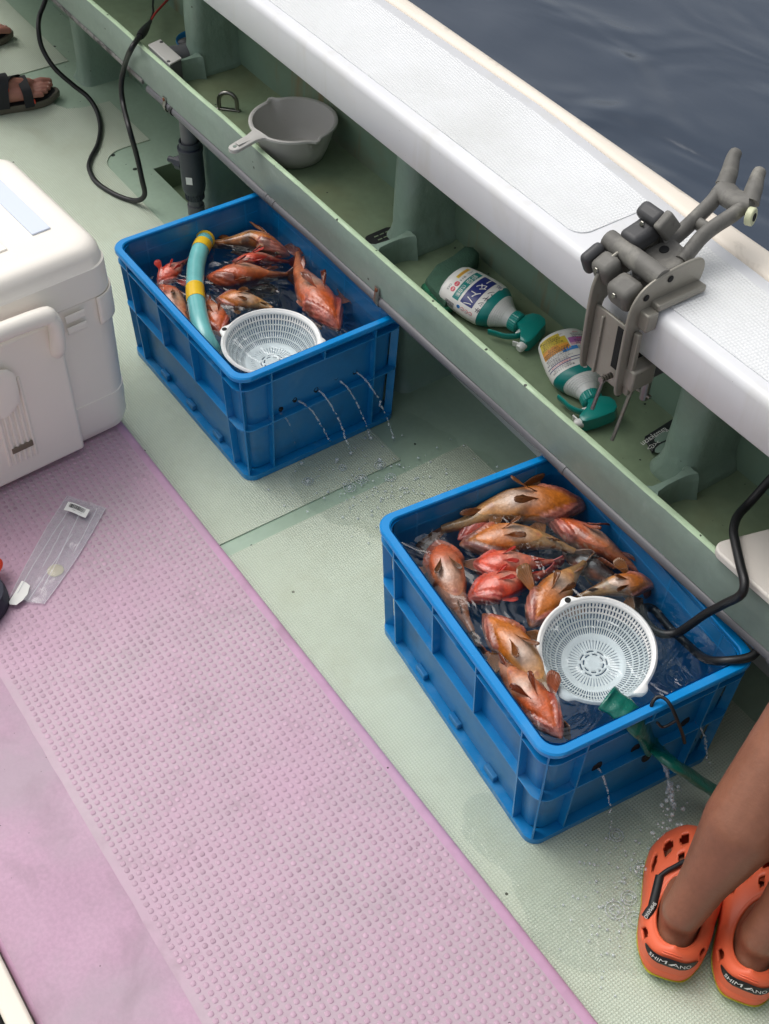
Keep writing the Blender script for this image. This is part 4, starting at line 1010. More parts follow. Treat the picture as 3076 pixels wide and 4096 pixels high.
# stainless eye
p = at(914, 440, SZ)
e = tag(empty('eye_bolt', p), 'stainless U-shaped eye standing on the shelf', 'eye bolt')
ux_, uy_ = Vector((.72, .69, 0)), Vector((0, 0, 1))
pts = [p-ux_*.024, p-ux_*.024+uy_*.022] + [p + uy_*.024 + Vector((ux_.x*-.024*math.cos(t), ux_.y*-.024*math.cos(t), .024*math.sin(t))) for t in [math.pi*k/10 for k in range(1, 10)]] + [p+ux_*.024+uy_*.022, p+ux_*.024]
MB().tube(pts, .0056, 12).build('bow', M['steel'], e, smooth=60)
MB().box(p+Vector((0, 0, .002)), (.064, .012, .005), math.atan2(.69, .72)).build('foot_plate', M['steel'], e, bevel=.002)
o = MB().lathe([(.0001, .007), (.006, .006), (.009, .002), (.010, 0)], 9, Matrix.Translation(at(828, 418, SZ))).build('sealant_blob', M['board'], smooth=60); tag(o, 'blob of pale sealant on the shelf by the steel eye', 'sealant')

# handled bowl
bcx, bcy = -1.968, .004
e = tag(empty('ladle_bowl', (bcx, bcy, SZ)), 'grey plastic bowl with flat handle resting on the lip', 'bowl')
n = 72; prof = [(.0001, .003), (.062, .004), (.070, .008), (.082, .03), (.092, .06), (.098, .088), (.0985, .094), (.1035, .0965), (.1075, .095), (.108, .090), (.105, .0885), (.1005, .087), (.094, .06), (.084, .03), (.072, .004), (.064, .0005), (.0001, .0)]
tl = Matrix.Translation((bcx, bcy, SZ))
hang = math.atan2(-.176-bcy, -1.945-bcx)
rings = []
for r_, z in prof:
    ring = []
    for k in range(n):
        a = 2*math.pi*k/n; ex = 0
        for la in (hang+R(80), hang-R(100)):
            d = (a-la+math.pi) % (2*math.pi)-math.pi; ex = max(ex, math.exp(-(d/.10)**2))
        rr_ = r_ + ex*.014*sm((z-.06)/.035); ring.append(tl @ Vector((rr_*math.cos(a), rr_*math.sin(a), z)))
    rings.append(ring)
MB().loft(rings).build('basin', M['bowl'], e, smooth=50)
hd = Vector((math.cos(hang), math.sin(hang), 0)); hn = Vector((-hd.y, hd.x, 0))
h0 = Vector((bcx, bcy, SZ+.093)) + hd*.098; rings = []
for s, wd_, dz in ((0, .032, -.0), (.012, .021, 0), (.03, .016, -.002), (.075, .0155, -.008), (.083, .0145, -.009), (.089, .011, -.010), (.093, .004, -.010)):
    c = h0+hd*s+Vector((0, 0, dz)); rings.append([c+hn*wd_*x+Vector((0, 0, z)) for x, z in ((-1, -.005), (-1, .002), (-.85, .004), (.85, .004), (1, .002), (1, -.005))])
MB().loft(rings, cap0=True, cap1=True).build('handle', M['bowl'], e, smooth=40)
MB().box(h0+hd*.045+Vector((0, 0, .0002)), (.055, .017, .002), hang).build('handle_ridge', M['bowl'], e, bevel=.0008)
MB().lathe([(.0001, .0047), (.0048, .0049), (.005, .003)], 14, Matrix.Translation(h0+hd*.078+Vector((0, 0, -.0085)))).build('hang_hole', M['lip'], e)

# spray bottles
def bottle(base, neck, fdir, label, front):
    A = (Vector(neck)-Vector(base)).normalized(); F = Vector(fdir); F = (F-A*F.dot(A)).normalized(); Sx = F.cross(A)
    Mx = Matrix(((F.x, Sx.x, A.x, base[0]), (F.y, Sx.y, A.y, base[1]), (F.z, Sx.z, A.z, base[2]), (0, 0, 0, 1)))
    e = tag(empty('spray_bottle', M=Mx, world=False), label, 'spray bottle', 'bleach spray bottles on the shelf')
    BP = [(0, .030), (.004, .036), (.012, .0395), (.04, .0430), (.08, .0450), (.108, .0440), (.124, .0405), (.136, .0345), (.147, .0285), (.157, .0235), (.165, .0200), (.172, .0180), (.182, .0165)]
    brad = lambda z: pl(z, BP)
    ov = lambda z: 1-sm((z-.105)/.055)
    OX = lambda z: 1+.28*ov(z); OY_ = lambda z: 1-.22*ov(z)
    MB().loft([[Vector((r_*OX(z)*math.cos(2*math.pi*k/40), r_*OY_(z)*math.sin(2*math.pi*k/40), z)) for k in range(40)] for r_, z in [(.0001, 0)] + [(brad(z), z) for z in [0, .004, .008, .012, .02, .03, .04, .05, .06, .075, .085, .098, .105, .115, .122, .128, .135, .142, .148, .155, .165, .172, .184]]], cap1=True).build('bottle_body', M['bottle'], e, smooth=60)
    for k in range(6):
        z = .134+k*.0040; MB().loft([[Vector(((brad(zz_)+dr)*OX(zz_)*math.cos(2*math.pi*j/32), (brad(zz_)+dr)*OY_(zz_)*math.sin(2*math.pi*j/32), zz_)) for j in range(32)] for dr, zz_ in ((.0002, z-.001), (.0010, z), (.0002, z+.001))]).build('grip_ring', M['bottle'], e, smooth=60)
    # printed label wrapped on the body
    LC = {'white': S(228, 226, 220), 'teal': S(10, 128, 122), 'navy': S(30, 40, 110), 'ink': S(36, 34, 60), 'red': S(206, 40, 70), 'yellow': S(222, 196, 60), 'orange': S(232, 160, 60), 'purple': S(184, 110, 176), 'sky': S(60, 140, 210), 'pink': S(222, 170, 190)}
    keys = list(LC); mats = [MAT_LABEL[k] for k in keys]
    lb = MB()
    def W(u, v, off): v = v*1.15; r_ = brad(v)+off; a = u/.043; return Vector((r_*OX(v)*math.cos(a), r_*OY_(v)*math.sin(a), v))
    def rect(u0, u1, v0, v1, c, lay, nu=None, nv=None):
        nu = nu or max(1, int(abs(u1-u0)/.004)); nv = nv or max(1, int(abs(v1-v0)/.006)); vs = []; fs = []
        for i in range(nu+1):
            for j in range(nv+1): vs.append(W(lerp(u0, u1, i/nu), lerp(v0, v1, j/nv), .0003+.00025*lay))
        for i in range(nu):
            for j in range(nv): a = i*(nv+1)+j; fs.append((a, a+nv+1, a+nv+2, a+1))
        lb.add(vs, fs, mi=keys.index(c))
    def disc(u, v, r_, c, lay):
        vs = [W(u, v, .0003+.00025*lay)]+[W(u+r_*math.cos(t), v+r_*math.sin(t), .0003+.00025*lay) for t in [2*math.pi*k/18 for k in range(18)]]
        lb.add(vs, [(0, k+1, (k+1) % 18+1) for k in range(18)], mi=keys.index(c))
    def txt(s, u, v, size, c, lay, sx=1.0, sy=1.0):
        vs, fs = text_mesh(s, size); lb.add([W(u+p[0]*sx, v+p[1]*sy, .0003+.00025*lay) for p in vs], fs, mi=keys.index(c))
    C = math.pi*.043
    rect(-C, C*.999, .010, .098, 'white', 0, 48, 14); rect(-C, C*.999, .098, .117, 'teal', 0, 48, 4)
    if front == 'front': u0 = FRONT_U
    else: u0 = BACK_U
    # front panel
    fu = FRONT_U if front == 'front' else BACK_U + C
    rect(fu-.034, fu+.034, .055, .083, 'navy', 2); txt('ハイター', fu, .069, .0215, 'white', 3, .80, 1.05)
    txt('キッチン', fu-.012, .093, .0130, 'ink', 3); disc(fu+.029, .092, .0085, 'white', 2); txt('泡', fu+.029, .092, .0115, 'navy', 3)
    rect(fu-.036, fu+.034, .036, .050, 'teal', 2); txt('最強', fu+.012, .043, .0125, 'white', 3); txt('漂白力', fu-.017, .043, .0085, 'white', 3)
    disc(fu-.022, .028, .0052, 'red', 2); disc(fu-.010, .028, .0052, 'red', 2); txt('除菌', fu-.022, .028, .0035, 'white', 3); txt('消臭', fu-.010, .028, .0035, 'white', 3)
    txt('KAO', fu-.022, .0185, .0062, 'ink', 3); txt('まな板・ふきん', fu+.014, .029, .0050, 'ink', 3); rect(fu, fu+.034, .0155, .0225, 'yellow', 1); txt('台所用漂白剤', fu+.016, .019, .0045, 'red', 3)
    # bar code and warning signs to the left of it
    for k in range(16): rect(fu-.060+k*.00085, fu-.060+k*.00085+(.0003 if k % 3 else .00055), .024, .046, 'ink', 2, 1, 3)
    for k in range(4):
        disc(fu-.046, .056+k*.0095, .0040, 'red' if k else 'sky', 2); disc(fu-.046, .056+k*.0095, .0031, 'white' if k else 'sky', 3); txt('×' if k else 'dp', fu-.046, .056+k*.0095, .006, 'ink', 4)
    # back panel with the small print
    bu = BACK_U if front == 'back' else FRONT_U + C
    rect(bu-.046, bu+.006, .062-.040, .040, 'yellow', 1); rect(bu-.046, bu+.006, .040, .056, 'orange', 1); rect(bu-.046, bu-.002, .012, .022, 'yellow', 1)
    rect(bu+.008, bu+.044, .030, .044, 'purple', 1); rect(bu+.008, bu+.044, .044, .050, 'pink', 1); rect(bu-.008, bu+.016, .052, .061, 'sky', 1)
    rect(bu-.050, bu+.046, .083, .0845, 'navy', 2); rect(bu-.050, bu+.046, .0765, .078, 'navy', 2)
    sent = ['使用上の注意', '塩素系', 'まぜるな危険', '目に入らない', '換気をよくし', '手袋を使う', '成分', '次亜塩素酸塩', '界面活性剤', '水酸化', '液性アルカリ', '応急処置']
    row = 0
    for v in [.016, .0205, .025, .0295, .034, .0385, .043, .0475, .052, .0565, .061, .0655, .070, .0735, .0805, .0875, .092]:
        txt(sent[row % 12]+sent[(row*5+3) % 12], bu-.021, v, .0042, 'red' if row in (5, 14) else 'ink', 3, 1.0, 1.0); txt(sent[(row*3+1) % 12], bu+.027, v, .0038, 'ink' if row % 4 else 'red', 3); row += 1
    rect(bu+.009, bu+.0155, .098+.004, .098+.0105, 'white', 2); txt('回', bu+.012, .105, .005, 'ink', 3)
    lb.build('label', mats, e, smooth=60)
    # collar, head, trigger, nozzle
    n = 28; rings = []
    for z, dr in ((.168, .0), (.170, .0012), (.186, .0012), (.188, .0), (.190, -.004)):
        rings.append([Vector(((.0200+dr+(.0007 if k % 2 else 0))*math.cos(2*math.pi*k/(2*n)), (.0200+dr+(.0007 if k % 2 else 0))*math.sin(2*math.pi*k/(2*n)), z)) for k in range(2*n)])
    MB().loft(rings, cap0=True, cap1=True).build('collar', M['teal'], e, smooth=25)
    head = [(-.016, .189), (-.030, .197), (-.036, .210), (-.034, .226), (-.024, .236), (.010, .240), (.034, .240), (.040, .236), (.041, .222), (.034, .216), (.022, .208), (.014, .198), (.012, .189)]
    rings = [[Vector((x*(1 if abs(s) < 1 else .96)+.0, s*wd_, .2145+(z-.2145)*(1 if abs(s) < 1 else .94))) for x, z in head] for s, wd_ in ((-1, .0155), (-.9, .0135), (.9, .0135), (1, .0155))]
    rings = [[Vector((.003+(x-.003)*k, y, .2145+(z-.2145)*k)) for x, z in head] for y, k in ((-.0165, .90), (-.0145, 1.0), (.0145, 1.0), (.0165, .90))]
    MB().loft(rings, cap0=True, cap1=True).build('spray_head', M['teal'], e, smooth=40)
    MB().tube(spline([(.022, 0, .208), (.034, 0, .200), (.046, 0, .184), (.052, 0, .166), (.058, 0, .150)], 5), [(.0085, .0035)]*20+[(.0075, .003)], 12).build('trigger', M['teal'], e, smooth=50)
    MB().lathe([(.0001, .0), (.0095, .0), (.0095, .012), (.0075, .016), (.0001, .016)], 18, Matrix.Translation((.038, 0, .229)) @ Matrix.Rotation(R(90), 4, 'Y')).build('nozzle', M['bottle'], e, smooth=40)
    MB().box((.047, .0, .2165), (.0035, .014, .016), M=Matrix.Rotation(R(-18), 3, 'Y')).build('nozzle_flap', M['bottle'], e, bevel=.0012)
    MB().box((.020, 0, .201), (.016, .010, .008)).build('piston', M['bottle'], e, bevel=.002)
    return e
MAT_LABEL = {k: solidcol('print_'+k, v, .38) for k, v in {'white': (226, 224, 218), 'teal': (10, 124, 118), 'navy': (34, 44, 112), 'ink': (44, 42, 62), 'red': (204, 46, 74), 'yellow': (216, 190, 66), 'orange': (226, 158, 66), 'purple': (180, 112, 174), 'sky': (66, 140, 206), 'pink': (220, 172, 190)}.items()}
FRONT_U = BACK_U = 0.
zs_ = lambda q: (1700+q[0]/2.076, 1000+q[1]/2.076)
def lab_u(base, neck, fdir, up):
    """angle on the label (as arc length) that faces the direction up"""
    A = (Vector(neck)-Vector(base)).normalized(); F = Vector(fdir); F = (F-A*F.dot(A)).normalized(); Sx = F.cross(A); u_ = Vector(up)
    return .043*math.copysign(math.pi/2*.92, u_.dot(Sx))
b0 = at(*zs_((222, 262)), .4395); b1 = at(*zs_((800, 622)), .428); fd = Vector((-.35, -.9, -.12)); upv = (CPOS-b0).normalized()+Vector((0, -.25, .1))
FRONT_U = lab_u(b0, b1, fd, upv); bottle(b0, b1, fd, 'bleach spray bottle showing its front label, touching the green mesh cloth', 'front')
b0 = at(*zs_((1120, 735)), .4395); b1 = at(*zs_((1395, 1265)), .428); fd = Vector((-.75, -.62, -.10)); upv = (CPOS-b0).normalized()
BACK_U = lab_u(b0, b1, fd, upv); bottle(b0, b1, fd, 'bleach spray bottle showing its back label, below the rod holder clamp', 'back')

# green scouring cloth behind the first bottle
e = tag(empty('mesh_cloth', at(1760, 1130, SZ)), 'dark green mesh scouring cloth wedged beside the pillar', 'cloth')
pol = [(0, 250), (90, 130), (230, 75), (330, 0), (400, 10), (450, 60), (420, 150), (330, 260), (230, 400), (205, 440), (165, 452), (60, 340)]
mb = MB(); cc = [at(*zs_(q), .43) for q in pol]; ce = sum((p for p in cc), Vector())/len(cc)
for p in cc: p.y = min(p.y, .112)
rings = []
for k, (z, s) in enumerate(((.4025, .96), (.408, 1.0), (.424, 1.0), (.432, .96), (.436, .8), (.438, .4))):
    rings.append([Vector((ce.x+(p.x-ce.x)*s, ce.y+(p.y-ce.y)*s, z+.004*mnoise.noise(p*40)+(.012*sm((p.y-ce.y)/.05) if k > 1 else 0))) for p in cc])
mb.loft(rings, cap0=True, cap1=True); mb.build('cloth_pad', M['tarp'], e, smooth=50)
MB().tube([Vector((p.x, p.y, .414)) for p in cc[8:12]+[cc[0]]], .0085, 10).build('green_edge', M['tarp2'], e, smooth=60)

# black slotted plastic plate by the middle pillar
e = tag(empty('slotted_plate', at(1510, 975, SZ)), 'black slotted plastic plate on the shelf by the middle pillar', 'plate')
a = at(1462, 972, .405); b = at(1570, 925, .405); ax = (b-a).normalized(); an = Vector((-ax.y, ax.x, 0)); L_ = (b-a).length
c0 = (a+b)/2 - an*.012; ang = math.atan2(ax.y, ax.x)
mb = MB(); mb.loft([[Vector((c0.x+p[0]*math.cos(ang)-p[1]*math.sin(ang), c0.y+p[0]*math.sin(ang)+p[1]*math.cos(ang), z)) for p in rrect(L_/2, .022, .014, 6)] for z in (.403, .412, .4145)], cap0=True, cap1=True)
mb.build('plate_body', M['darkplastic'] if False else M['black'], e, smooth=40)
for i in range(3):
    for j in (-1, 1):
        q = c0 + ax*(-.012+i*.016) + an*(j*.007); MB().box((q.x, q.y, .4148), (.011, .003, .001), ang).build('slot', M['shelf'], e, smooth=0)

# black tackle packet by the near pillar
zg = lambda q: (2400+q[0]/2.2116, 1500+q[1]/2.2116)
e = tag(empty('tackle_packet', at(2640, 1760, SZ)), 'black tackle packet with white lettering half behind the near pillar', 'packet')
pk = [at(*zg(q), .41) for q in ((393, 552), (650, 388), (700, 560), (462, 682))]
z0_, z1_ = .4045, .413
MB().loft([[Vector((p.x, p.y, z0_)) for p in pk], [Vector((p.x, p.y, z1_)) for p in pk]], cap0=True, cap1=True).build('packet_body', M['foil'], e, bevel=.0015)
u_ = (pk[0]-pk[1]).normalized(); v_ = (pk[0]-pk[3]).normalized()
def flat_text(s, c, u, v, size, z, name='lettering', parent=None, m='print_white'):
    vs, fs = text_mesh(s, size); return MB().add([(c.x+u.x*p[0]+v.x*p[1], c.y+u.y*p[0]+v.y*p[1], z) for p in vs], fs).build(name, M[m], parent, smooth=0)
flat_text('gamakatsu', at(*zg((472, 540)), .413), u_, -v_ if False else Vector((-u_.y, u_.x, 0))*(1 if Vector((-u_.y, u_.x, 0)).dot(pk[3]-pk[0]) < 0 else -1), .017, .4137, parent=e)
flat_text('TASTY BASE', at(*zg((590, 470)), .413), u_, Vector((-u_.y, u_.x, 0))*(1 if Vector((-u_.y, u_.x, 0)).dot(pk[3]-pk[0]) < 0 else -1), .006, .4137, parent=e) if False else None
for q, r_ in (((560, 545), .016), ((560, 640), .015)):
    c = at(*zg(q), .413); MB().add([(c.x+u_.x*r_*1.5*math.cos(t)-u_.y*r_*.6*math.sin(t), c.y+u_.y*r_*1.5*math.cos(t)+u_.x*r_*.6*math.sin(t), .4136) for t in [2*math.pi*k/20 for k in range(20)]], [tuple(range(20))]).build('window', M['pillar'], e, smooth=0)
flat_text('><G>', at(*zg((475, 625)), .413), u_, Vector((-u_.y, u_.x, 0))*(1 if Vector((-u_.y, u_.x, 0)).dot(pk[3]-pk[0]) < 0 else -1), .014, .4137, parent=e, name='fish_emblem')

# white cutting board at the right end of the lip
zr = lambda q: (2300+q[0]/2.01, 1600+q[1]/2.01)
c0 = at(*zr((1068, 1165)), .478); da = (at(*zr((1560, 965)), .478)-at(*zr((1110, 1078)), .478)).normalized(); db = (at(*zr((1560, 1640)), .478)-at(*zr((1110, 1240)), .478)).normalized()
pol = []
la, lb_ = .26, .42; rc = .03
def bd(s, t): return c0 + da*s + db*t
for (s0, t0, a0) in ((rc, rc, 180), (la-rc, rc, 270), (la-rc, lb_-rc, 0), (rc, lb_-rc, 90)):
    for k in range(8): a = R(a0+90*k/7); pol.append(bd(s0+rc*math.cos(a), t0+rc*math.sin(a)))
o = MB().loft([[Vector((p.x, p.y, z)) for p in pol] for z in (.4645, .4815)], cap0=True, cap1=True).build('cutting_board', M['board'], bevel=.004, seg=3)
tag(o, 'white scratched cutting board laid across the lip at right', 'cutting board')

# ================================================================== ROD HOLDER CLAMP
e = tag(empty('rod_holder', (-0.715, -.10, .82)), 'weathered grey rod holder clamped on the white gunwale', 'rod holder')
def lplate(x, name):
    # L-shaped side plate: arm over the gunwale top, leg down its face
    yo = pl(x, FY)
    out = [(yo-.048, .655), (yo-.050, .80), (yo-.046, .835), (yo-.034, .858), (yo-.014, .872), (yo+.03, .882), (yo+.085, .884), (yo+.104, .876), (yo+.110, .860), (yo+.108, .842), (yo+.10, .823), (yo-.006, .823), (yo-.006, .79), (yo-.020, .785), (yo-.020, .655), (yo-.030, .645)]
    for _ in range(2): out = [q_ for i_2 in range(len(out)) for q_ in ((.75*out[i_2][0]+.25*out[(i_2+1) % len(out)][0], .75*out[i_2][1]+.25*out[(i_2+1) % len(out)][1]), (.25*out[i_2][0]+.75*out[(i_2+1) % len(out)][0], .25*out[i_2][1]+.75*out[(i_2+1) % len(out)][1]))]
    mb = MB(); mb.loft([[Vector((xx, y, z)) for y, z in out] for xx in (x-.003, x+.003)], cap0=True, cap1=True); mb.build(name, M['silver'], e, bevel=.0022, seg=2, smooth=40)
    return yo
yo = lplate(-0.670, 'side_plate'); lplate(-0.760, 'side_plate')
# stiffening step on the outer plate
MB().box((-0.660, yo+.050, .829), (.022, .106, .013)).build('plate_step', M['silver'], e, bevel=.003)
MB().box((-0.659, yo-.013, .808), (.024, .024, .034)).build('plate_step', M['silver'], e, bevel=.003)
MB().box((-0.660, yo-.026, .72), (.012, .010, .13)).build('guide_rail', M['silver'], e, bevel=.002)
for (yy, zz_) in ((yo-.018, .848), (yo+.030, .866)):
    MB().lathe([(.0001, .001), (.0055, .001), (.0062, 0)], 14, Matrix.Translation((-0.666, yy, zz_)) @ Matrix.Rotation(R(90), 4, 'Y')).build('bolt_hole', M['hole'], e)
# front web with slot and screw
MB().box((-0.715, yo-.030, .72), (.084, .006, .13)).build('front_web', M['silver'], e, bevel=.002)
MB().box((-0.692, yo-.0338, .735), (.014, .002, .085)).build('web_slot', M['hole'], e, bevel=.006, seg=3)
MB().box((-0.734, yo-.0345, .715), (.006, .006, .12)).build('web_rib', M['silver'], e, bevel=.0015)
mb = MB(); 
for k in range(9): mb.tube([(-0.688, yo-.040-k*.0028, .682), (-0.688, yo-.0415-k*.0028, .682)], .0062 if k % 2 == 0 else .0050, 12)
mb.build('screw_thread', M['steel'], e, smooth=30)
# clamp foot under the cap with its two tommy bars
MB().box((-0.660, yo-.006, .690), (.030, .052, .042)).build('clamp_block', M['silver'], e, bevel=.004)
MB().box((-0.675, yo+.030, .690), (.055, .040, .030)).build('clamp_jaw', M['darkplastic'], e, bevel=.004)
MB().tube([(-0.660, yo+.022, .690), (-0.660, yo+.022, .622)], .0085, 14).build('clamp_screw', M['steel'], e, smooth=50)
MB().tube(spline([(-0.646, yo+.022, .633), (-0.670, yo+.020, .633), (-0.682, yo+.018, .630), (-0.684, yo+.012, .612), (-0.682, yo-.006, .54), (-0.681, yo-.012, .522)], 4), .0038, 10).build('tommy_bar', M['steel'], e, smooth=60)
MB().tube([(-0.705, yo-.036, .668), (-0.712, yo-.044, .59)], .0036, 10).build('tommy_bar', M['steel'], e, smooth=60)
# pivot blocks
def rbox(name, c, size, rot, m, bev=.006): 
    MB().box(c, size, M=rot).build(name, M[m], e, bevel=bev, seg=3)
RX = lambda a: Matrix.Rotation(R(a), 3, 'X'); RZ = lambda a: Matrix.Rotation(R(a), 3, 'Z')
rbox('pivot_block', (-0.708, yo-.022, .835), (.050, .044, .044), RX(18), 'greyplastic', .011)
rbox('pivot_block', (-0.762, yo-.016, .846), (.040, .040, .044), RX(24), 'greyplastic', .011)
rbox('pivot_cap', (-0.792, yo-.020, .850), (.020, .044, .044), RX(24), 'darkplastic', .009)
MB().tube([(-0.800, yo+.016, .868), (-0.670, yo+.016, .868)], .018, 16).build('pivot_pin', M['greyplastic'], e, smooth=50)
rbox('lock_lever', (-0.766, yo+.052, .884), (.040, .060, .034), RX(14), 'darkplastic', .010)
rbox('lock_lever', (-0.770, yo+.078, .906), (.050, .030, .040), RX(38), 'darkplastic', .010)
rbox('lever_lip', (-0.740, yo+.082, .905), (.016, .036, .046), RX(40), 'greyplastic', .005)
for (bx_, by_, bz_) in ((-.708, yo-.047, .838), (-.762, yo-.040, .852), (-.766, yo+.052, .905)):
    MB().lathe([(.0001, .003), (.0042, .003), (.005, .002), (.005, 0)], 6, Matrix.Translation((bx_, by_, bz_)) @ Matrix.Rotation(R(80), 4, 'X')).build('bolt_head', M['steel'], e, smooth=20)
# rod arm: base shoe, two rails, bridges, fork
def ap(px, py, dz=0.):
    # plane of the arm: rises outboard
    d = ray(px, py); n_ = Vector((0, -.34, 1)).normalized(); p0 = Vector((-.74, -.02, .862)); t = (p0-CPOS).dot(n_)/d.dot(n_); return CPOS+d*t+n_*dz
zh = lambda q: (2200+q[0]/1.8436, 600+q[1]/1.8436)
A_ = lambda x, y, dz=0.: ap(*zh((x, y)), dz)
shoe = [(600, 880), (690, 760), (800, 705), (915, 670), (990, 740), (1000, 800), (985, 880), (940, 905), (760, 960), (640, 985)]
mb = MB(); mb.loft([[A_(x, y, dz) for x, y in shoe] for dz in (-.022, .010)], cap0=True, cap1=True); mb.build('arm_shoe', M['greyplastic'], e, bevel=.006, seg=3, smooth=45)
MB().lathe([(.0001, .0015), (.0075, .0015), (.0085, 0)], 16, Matrix.Translation(A_(845, 765, .0102)) @ Matrix.Rotation(R(18), 4, 'X')).build('bolt_hole', M['hole'], e)
L1 = spline([A_(830, 700), A_(900, 660), A_(1000, 575), (A_(1110, 470)), A_(1190, 390), A_(1250, 310), A_(1310, 230)], 5)
L2 = spline([A_(960, 830), A_(1020, 760), A_(1120, 640), A_(1220, 560), A_(1330, 490), A_(1420, 420), A_(1490, 350)], 5)
for Lp in (L1, L2): MB().tube(Lp, [(.0120, .015)]*len(Lp), 14).build('arm_rail', M['greyplastic'], e, smooth=60)
MB().tube([A_(1095, 545), A_(1170, 590)], [(.009, .012)]*2, 12).build('arm_bridge', M['greyplastic'], e, smooth=60)
MB().tube(spline([A_(1270, 290), A_(1330, 350), A_(1400, 385), A_(1470, 385)], 5), [(.024, .016)]*16, 14).build('fork_bridge', M['greyplastic'], e, smooth=60)
MB().tube(spline([A_(1290, 260), A_(1325, 195, .01), A_(1350, 130, .02), A_(1385, 85, .028)], 5), [.017, .016, .0155, .015, .015, .0145, .014, .0135, .013, .0125, .012, .0118, .0115, .011, .010, .006], 14).build('fork_prong', M['greyplastic'], e, smooth=60)
MB().tube(spline([A_(1470, 390), A_(1505, 310, .008), A_(1530, 250, .016), A_(1560, 205, .022)], 5), [.017, .016, .0155, .015, .015, .0145, .014, .0135, .013, .0125, .012, .0118, .0115, .011, .010, .006], 14).build('fork_prong', M['greyplastic'], e, smooth=60)
bq = A_(1480, 490); an_ = (A_(1480, 490)-A_(1400, 470)).normalized()
MB().tube([bq-an_*.006, bq+an_*.006], .0155, 20).build('bush', M['nylon'], e, bevel=.002)
MB().tube([bq+an_*.003, bq+an_*.0072], .007, 14).build('bush_bore', M['hole'], e)

# ================================================================== CABLES
z1 = lambda q: (q[0]/1.661, q[1]/1.661)
qs = [(318, -60, .30), (296, 20, .27), (262, 110, .24), (256, 200, .215), (280, 320, .17), (360, 450, .12), (480, 560, .07), (580, 640, .035), (640, 730, .012), (668, 840, .010), (650, 960, .010), (605, 1050, .010), (593, 1120, .010), (640, 1210, .010), (760, 1290, .010), (870, 1330, .012), (935, 1325, .03), (962, 1285, .055), (945, 1200, .10), (910, 1040, .17), (860, 860, .25)]
pts = [at(*z1(a[:2]), a[2]) for a in qs]
pts += [aty(*z1((818, 690)), -.150), aty(*z1((806, 560)), -.140), aty(*z1((830, 430)), -.128)]
pts += [at(*z1((872, 325)), .475), at(*z1((930, 240)), .47), at(*z1((960, 200)), .462)]
e = tag(empty('power_cable', at(*z1((605, 1050)), .0)), 'black looping cable with red and black wires at upper left', 'cable')
MB().tube(spline(pts, 6), .0075, 12).build('cable_sheath', M['cable'], e, smooth=60)
jp = spline([at(*z1((928, 243)), .471), at(*z1((960, 200)), .464), at(*z1((1000, 140)), .452)], 4)
MB().tube(jp, [.0095, .0115, .012, .0118, .0112, .010, .008, .006, .005], 12).build('heat_shrink', M['cable'], e, smooth=60)
MB().tube(spline([at(*z1((995, 145)), .453), at(*z1((1035, 85)), .445), at(*z1((1080, 35)), .44), at(*z1((1150, -40)), .43)], 5), .0032, 8).build('red_wire', M['redwire'], e, smooth=60)
MB().tube(spline([at(*z1((995, 145)), .453), at(*z1((1018, 85)), .445), at(*z1((1015, 35)), .44), at(*z1((1022, -40)), .43)], 5), .0032, 8).build('black_wire', M['cable'], e, smooth=60)
qs = [(1640, 570, .55), (1560, 650, .53), (1400, 830, .50), (1310, 930, .495), (1275, 1040, .495), (1290, 1150, .495), (1330, 1330, .493), (1362, 1470, .490), (1330, 1570, .470), (1200, 1640, .41), (1050, 1720, .36), (900, 1825, .31), (820, 1872, .285), (700, 1880, .272), (600, 1820, .262), (550, 1740, .25), (560, 1670, .235), (640, 1690, .225), (760, 1830, .235), (900, 1960, .25), (1000, 2050, .275), (1080, 2090, .30), (1200, 2098, .325), (1400, 2068, .335), (1480, 1990, .34), (1530, 1850, .36), (1560, 1690, .40), (1640, 1560, .45)]
sp = spline([at(*zr(a[:2]), a[2]) for a in qs], 6)
o = MB().tube(sp, .0080, 12).build('pump_cable', M['cable'], smooth=60); tag(o, 'black cable dipping into the front crate beside the lip', 'cable')
# tie wire looped over the near rim of the front crate
zt = lambda q: (2300+q[0]/1.585, 2700+q[1]/1.585)
qs = [(480, 260, .30), (485, 190, .325), (520, 140, .335), (570, 150, .336), (610, 200, .330), (650, 290, .30), (680, 370, .26), (695, 430, .23)]
sp = spline([at(*zt(a[:2]), a[2]) for a in qs], 6); e = tag(empty('tie_wire', sp[0]), 'thin black tie looped over the near rim of the front crate', 'tie')
MB().tube(sp, .0032, 8).build('tie_strand', M['cable'], e, smooth=60)
sp = spline([at(*zt(a[:2]), a[2]) for a in ((640, 290, .30), (560, 330, .285), (520, 300, .30))], 6); MB().tube(sp, .0025, 8).build('tie_strand', M['cable'], e, smooth=60)

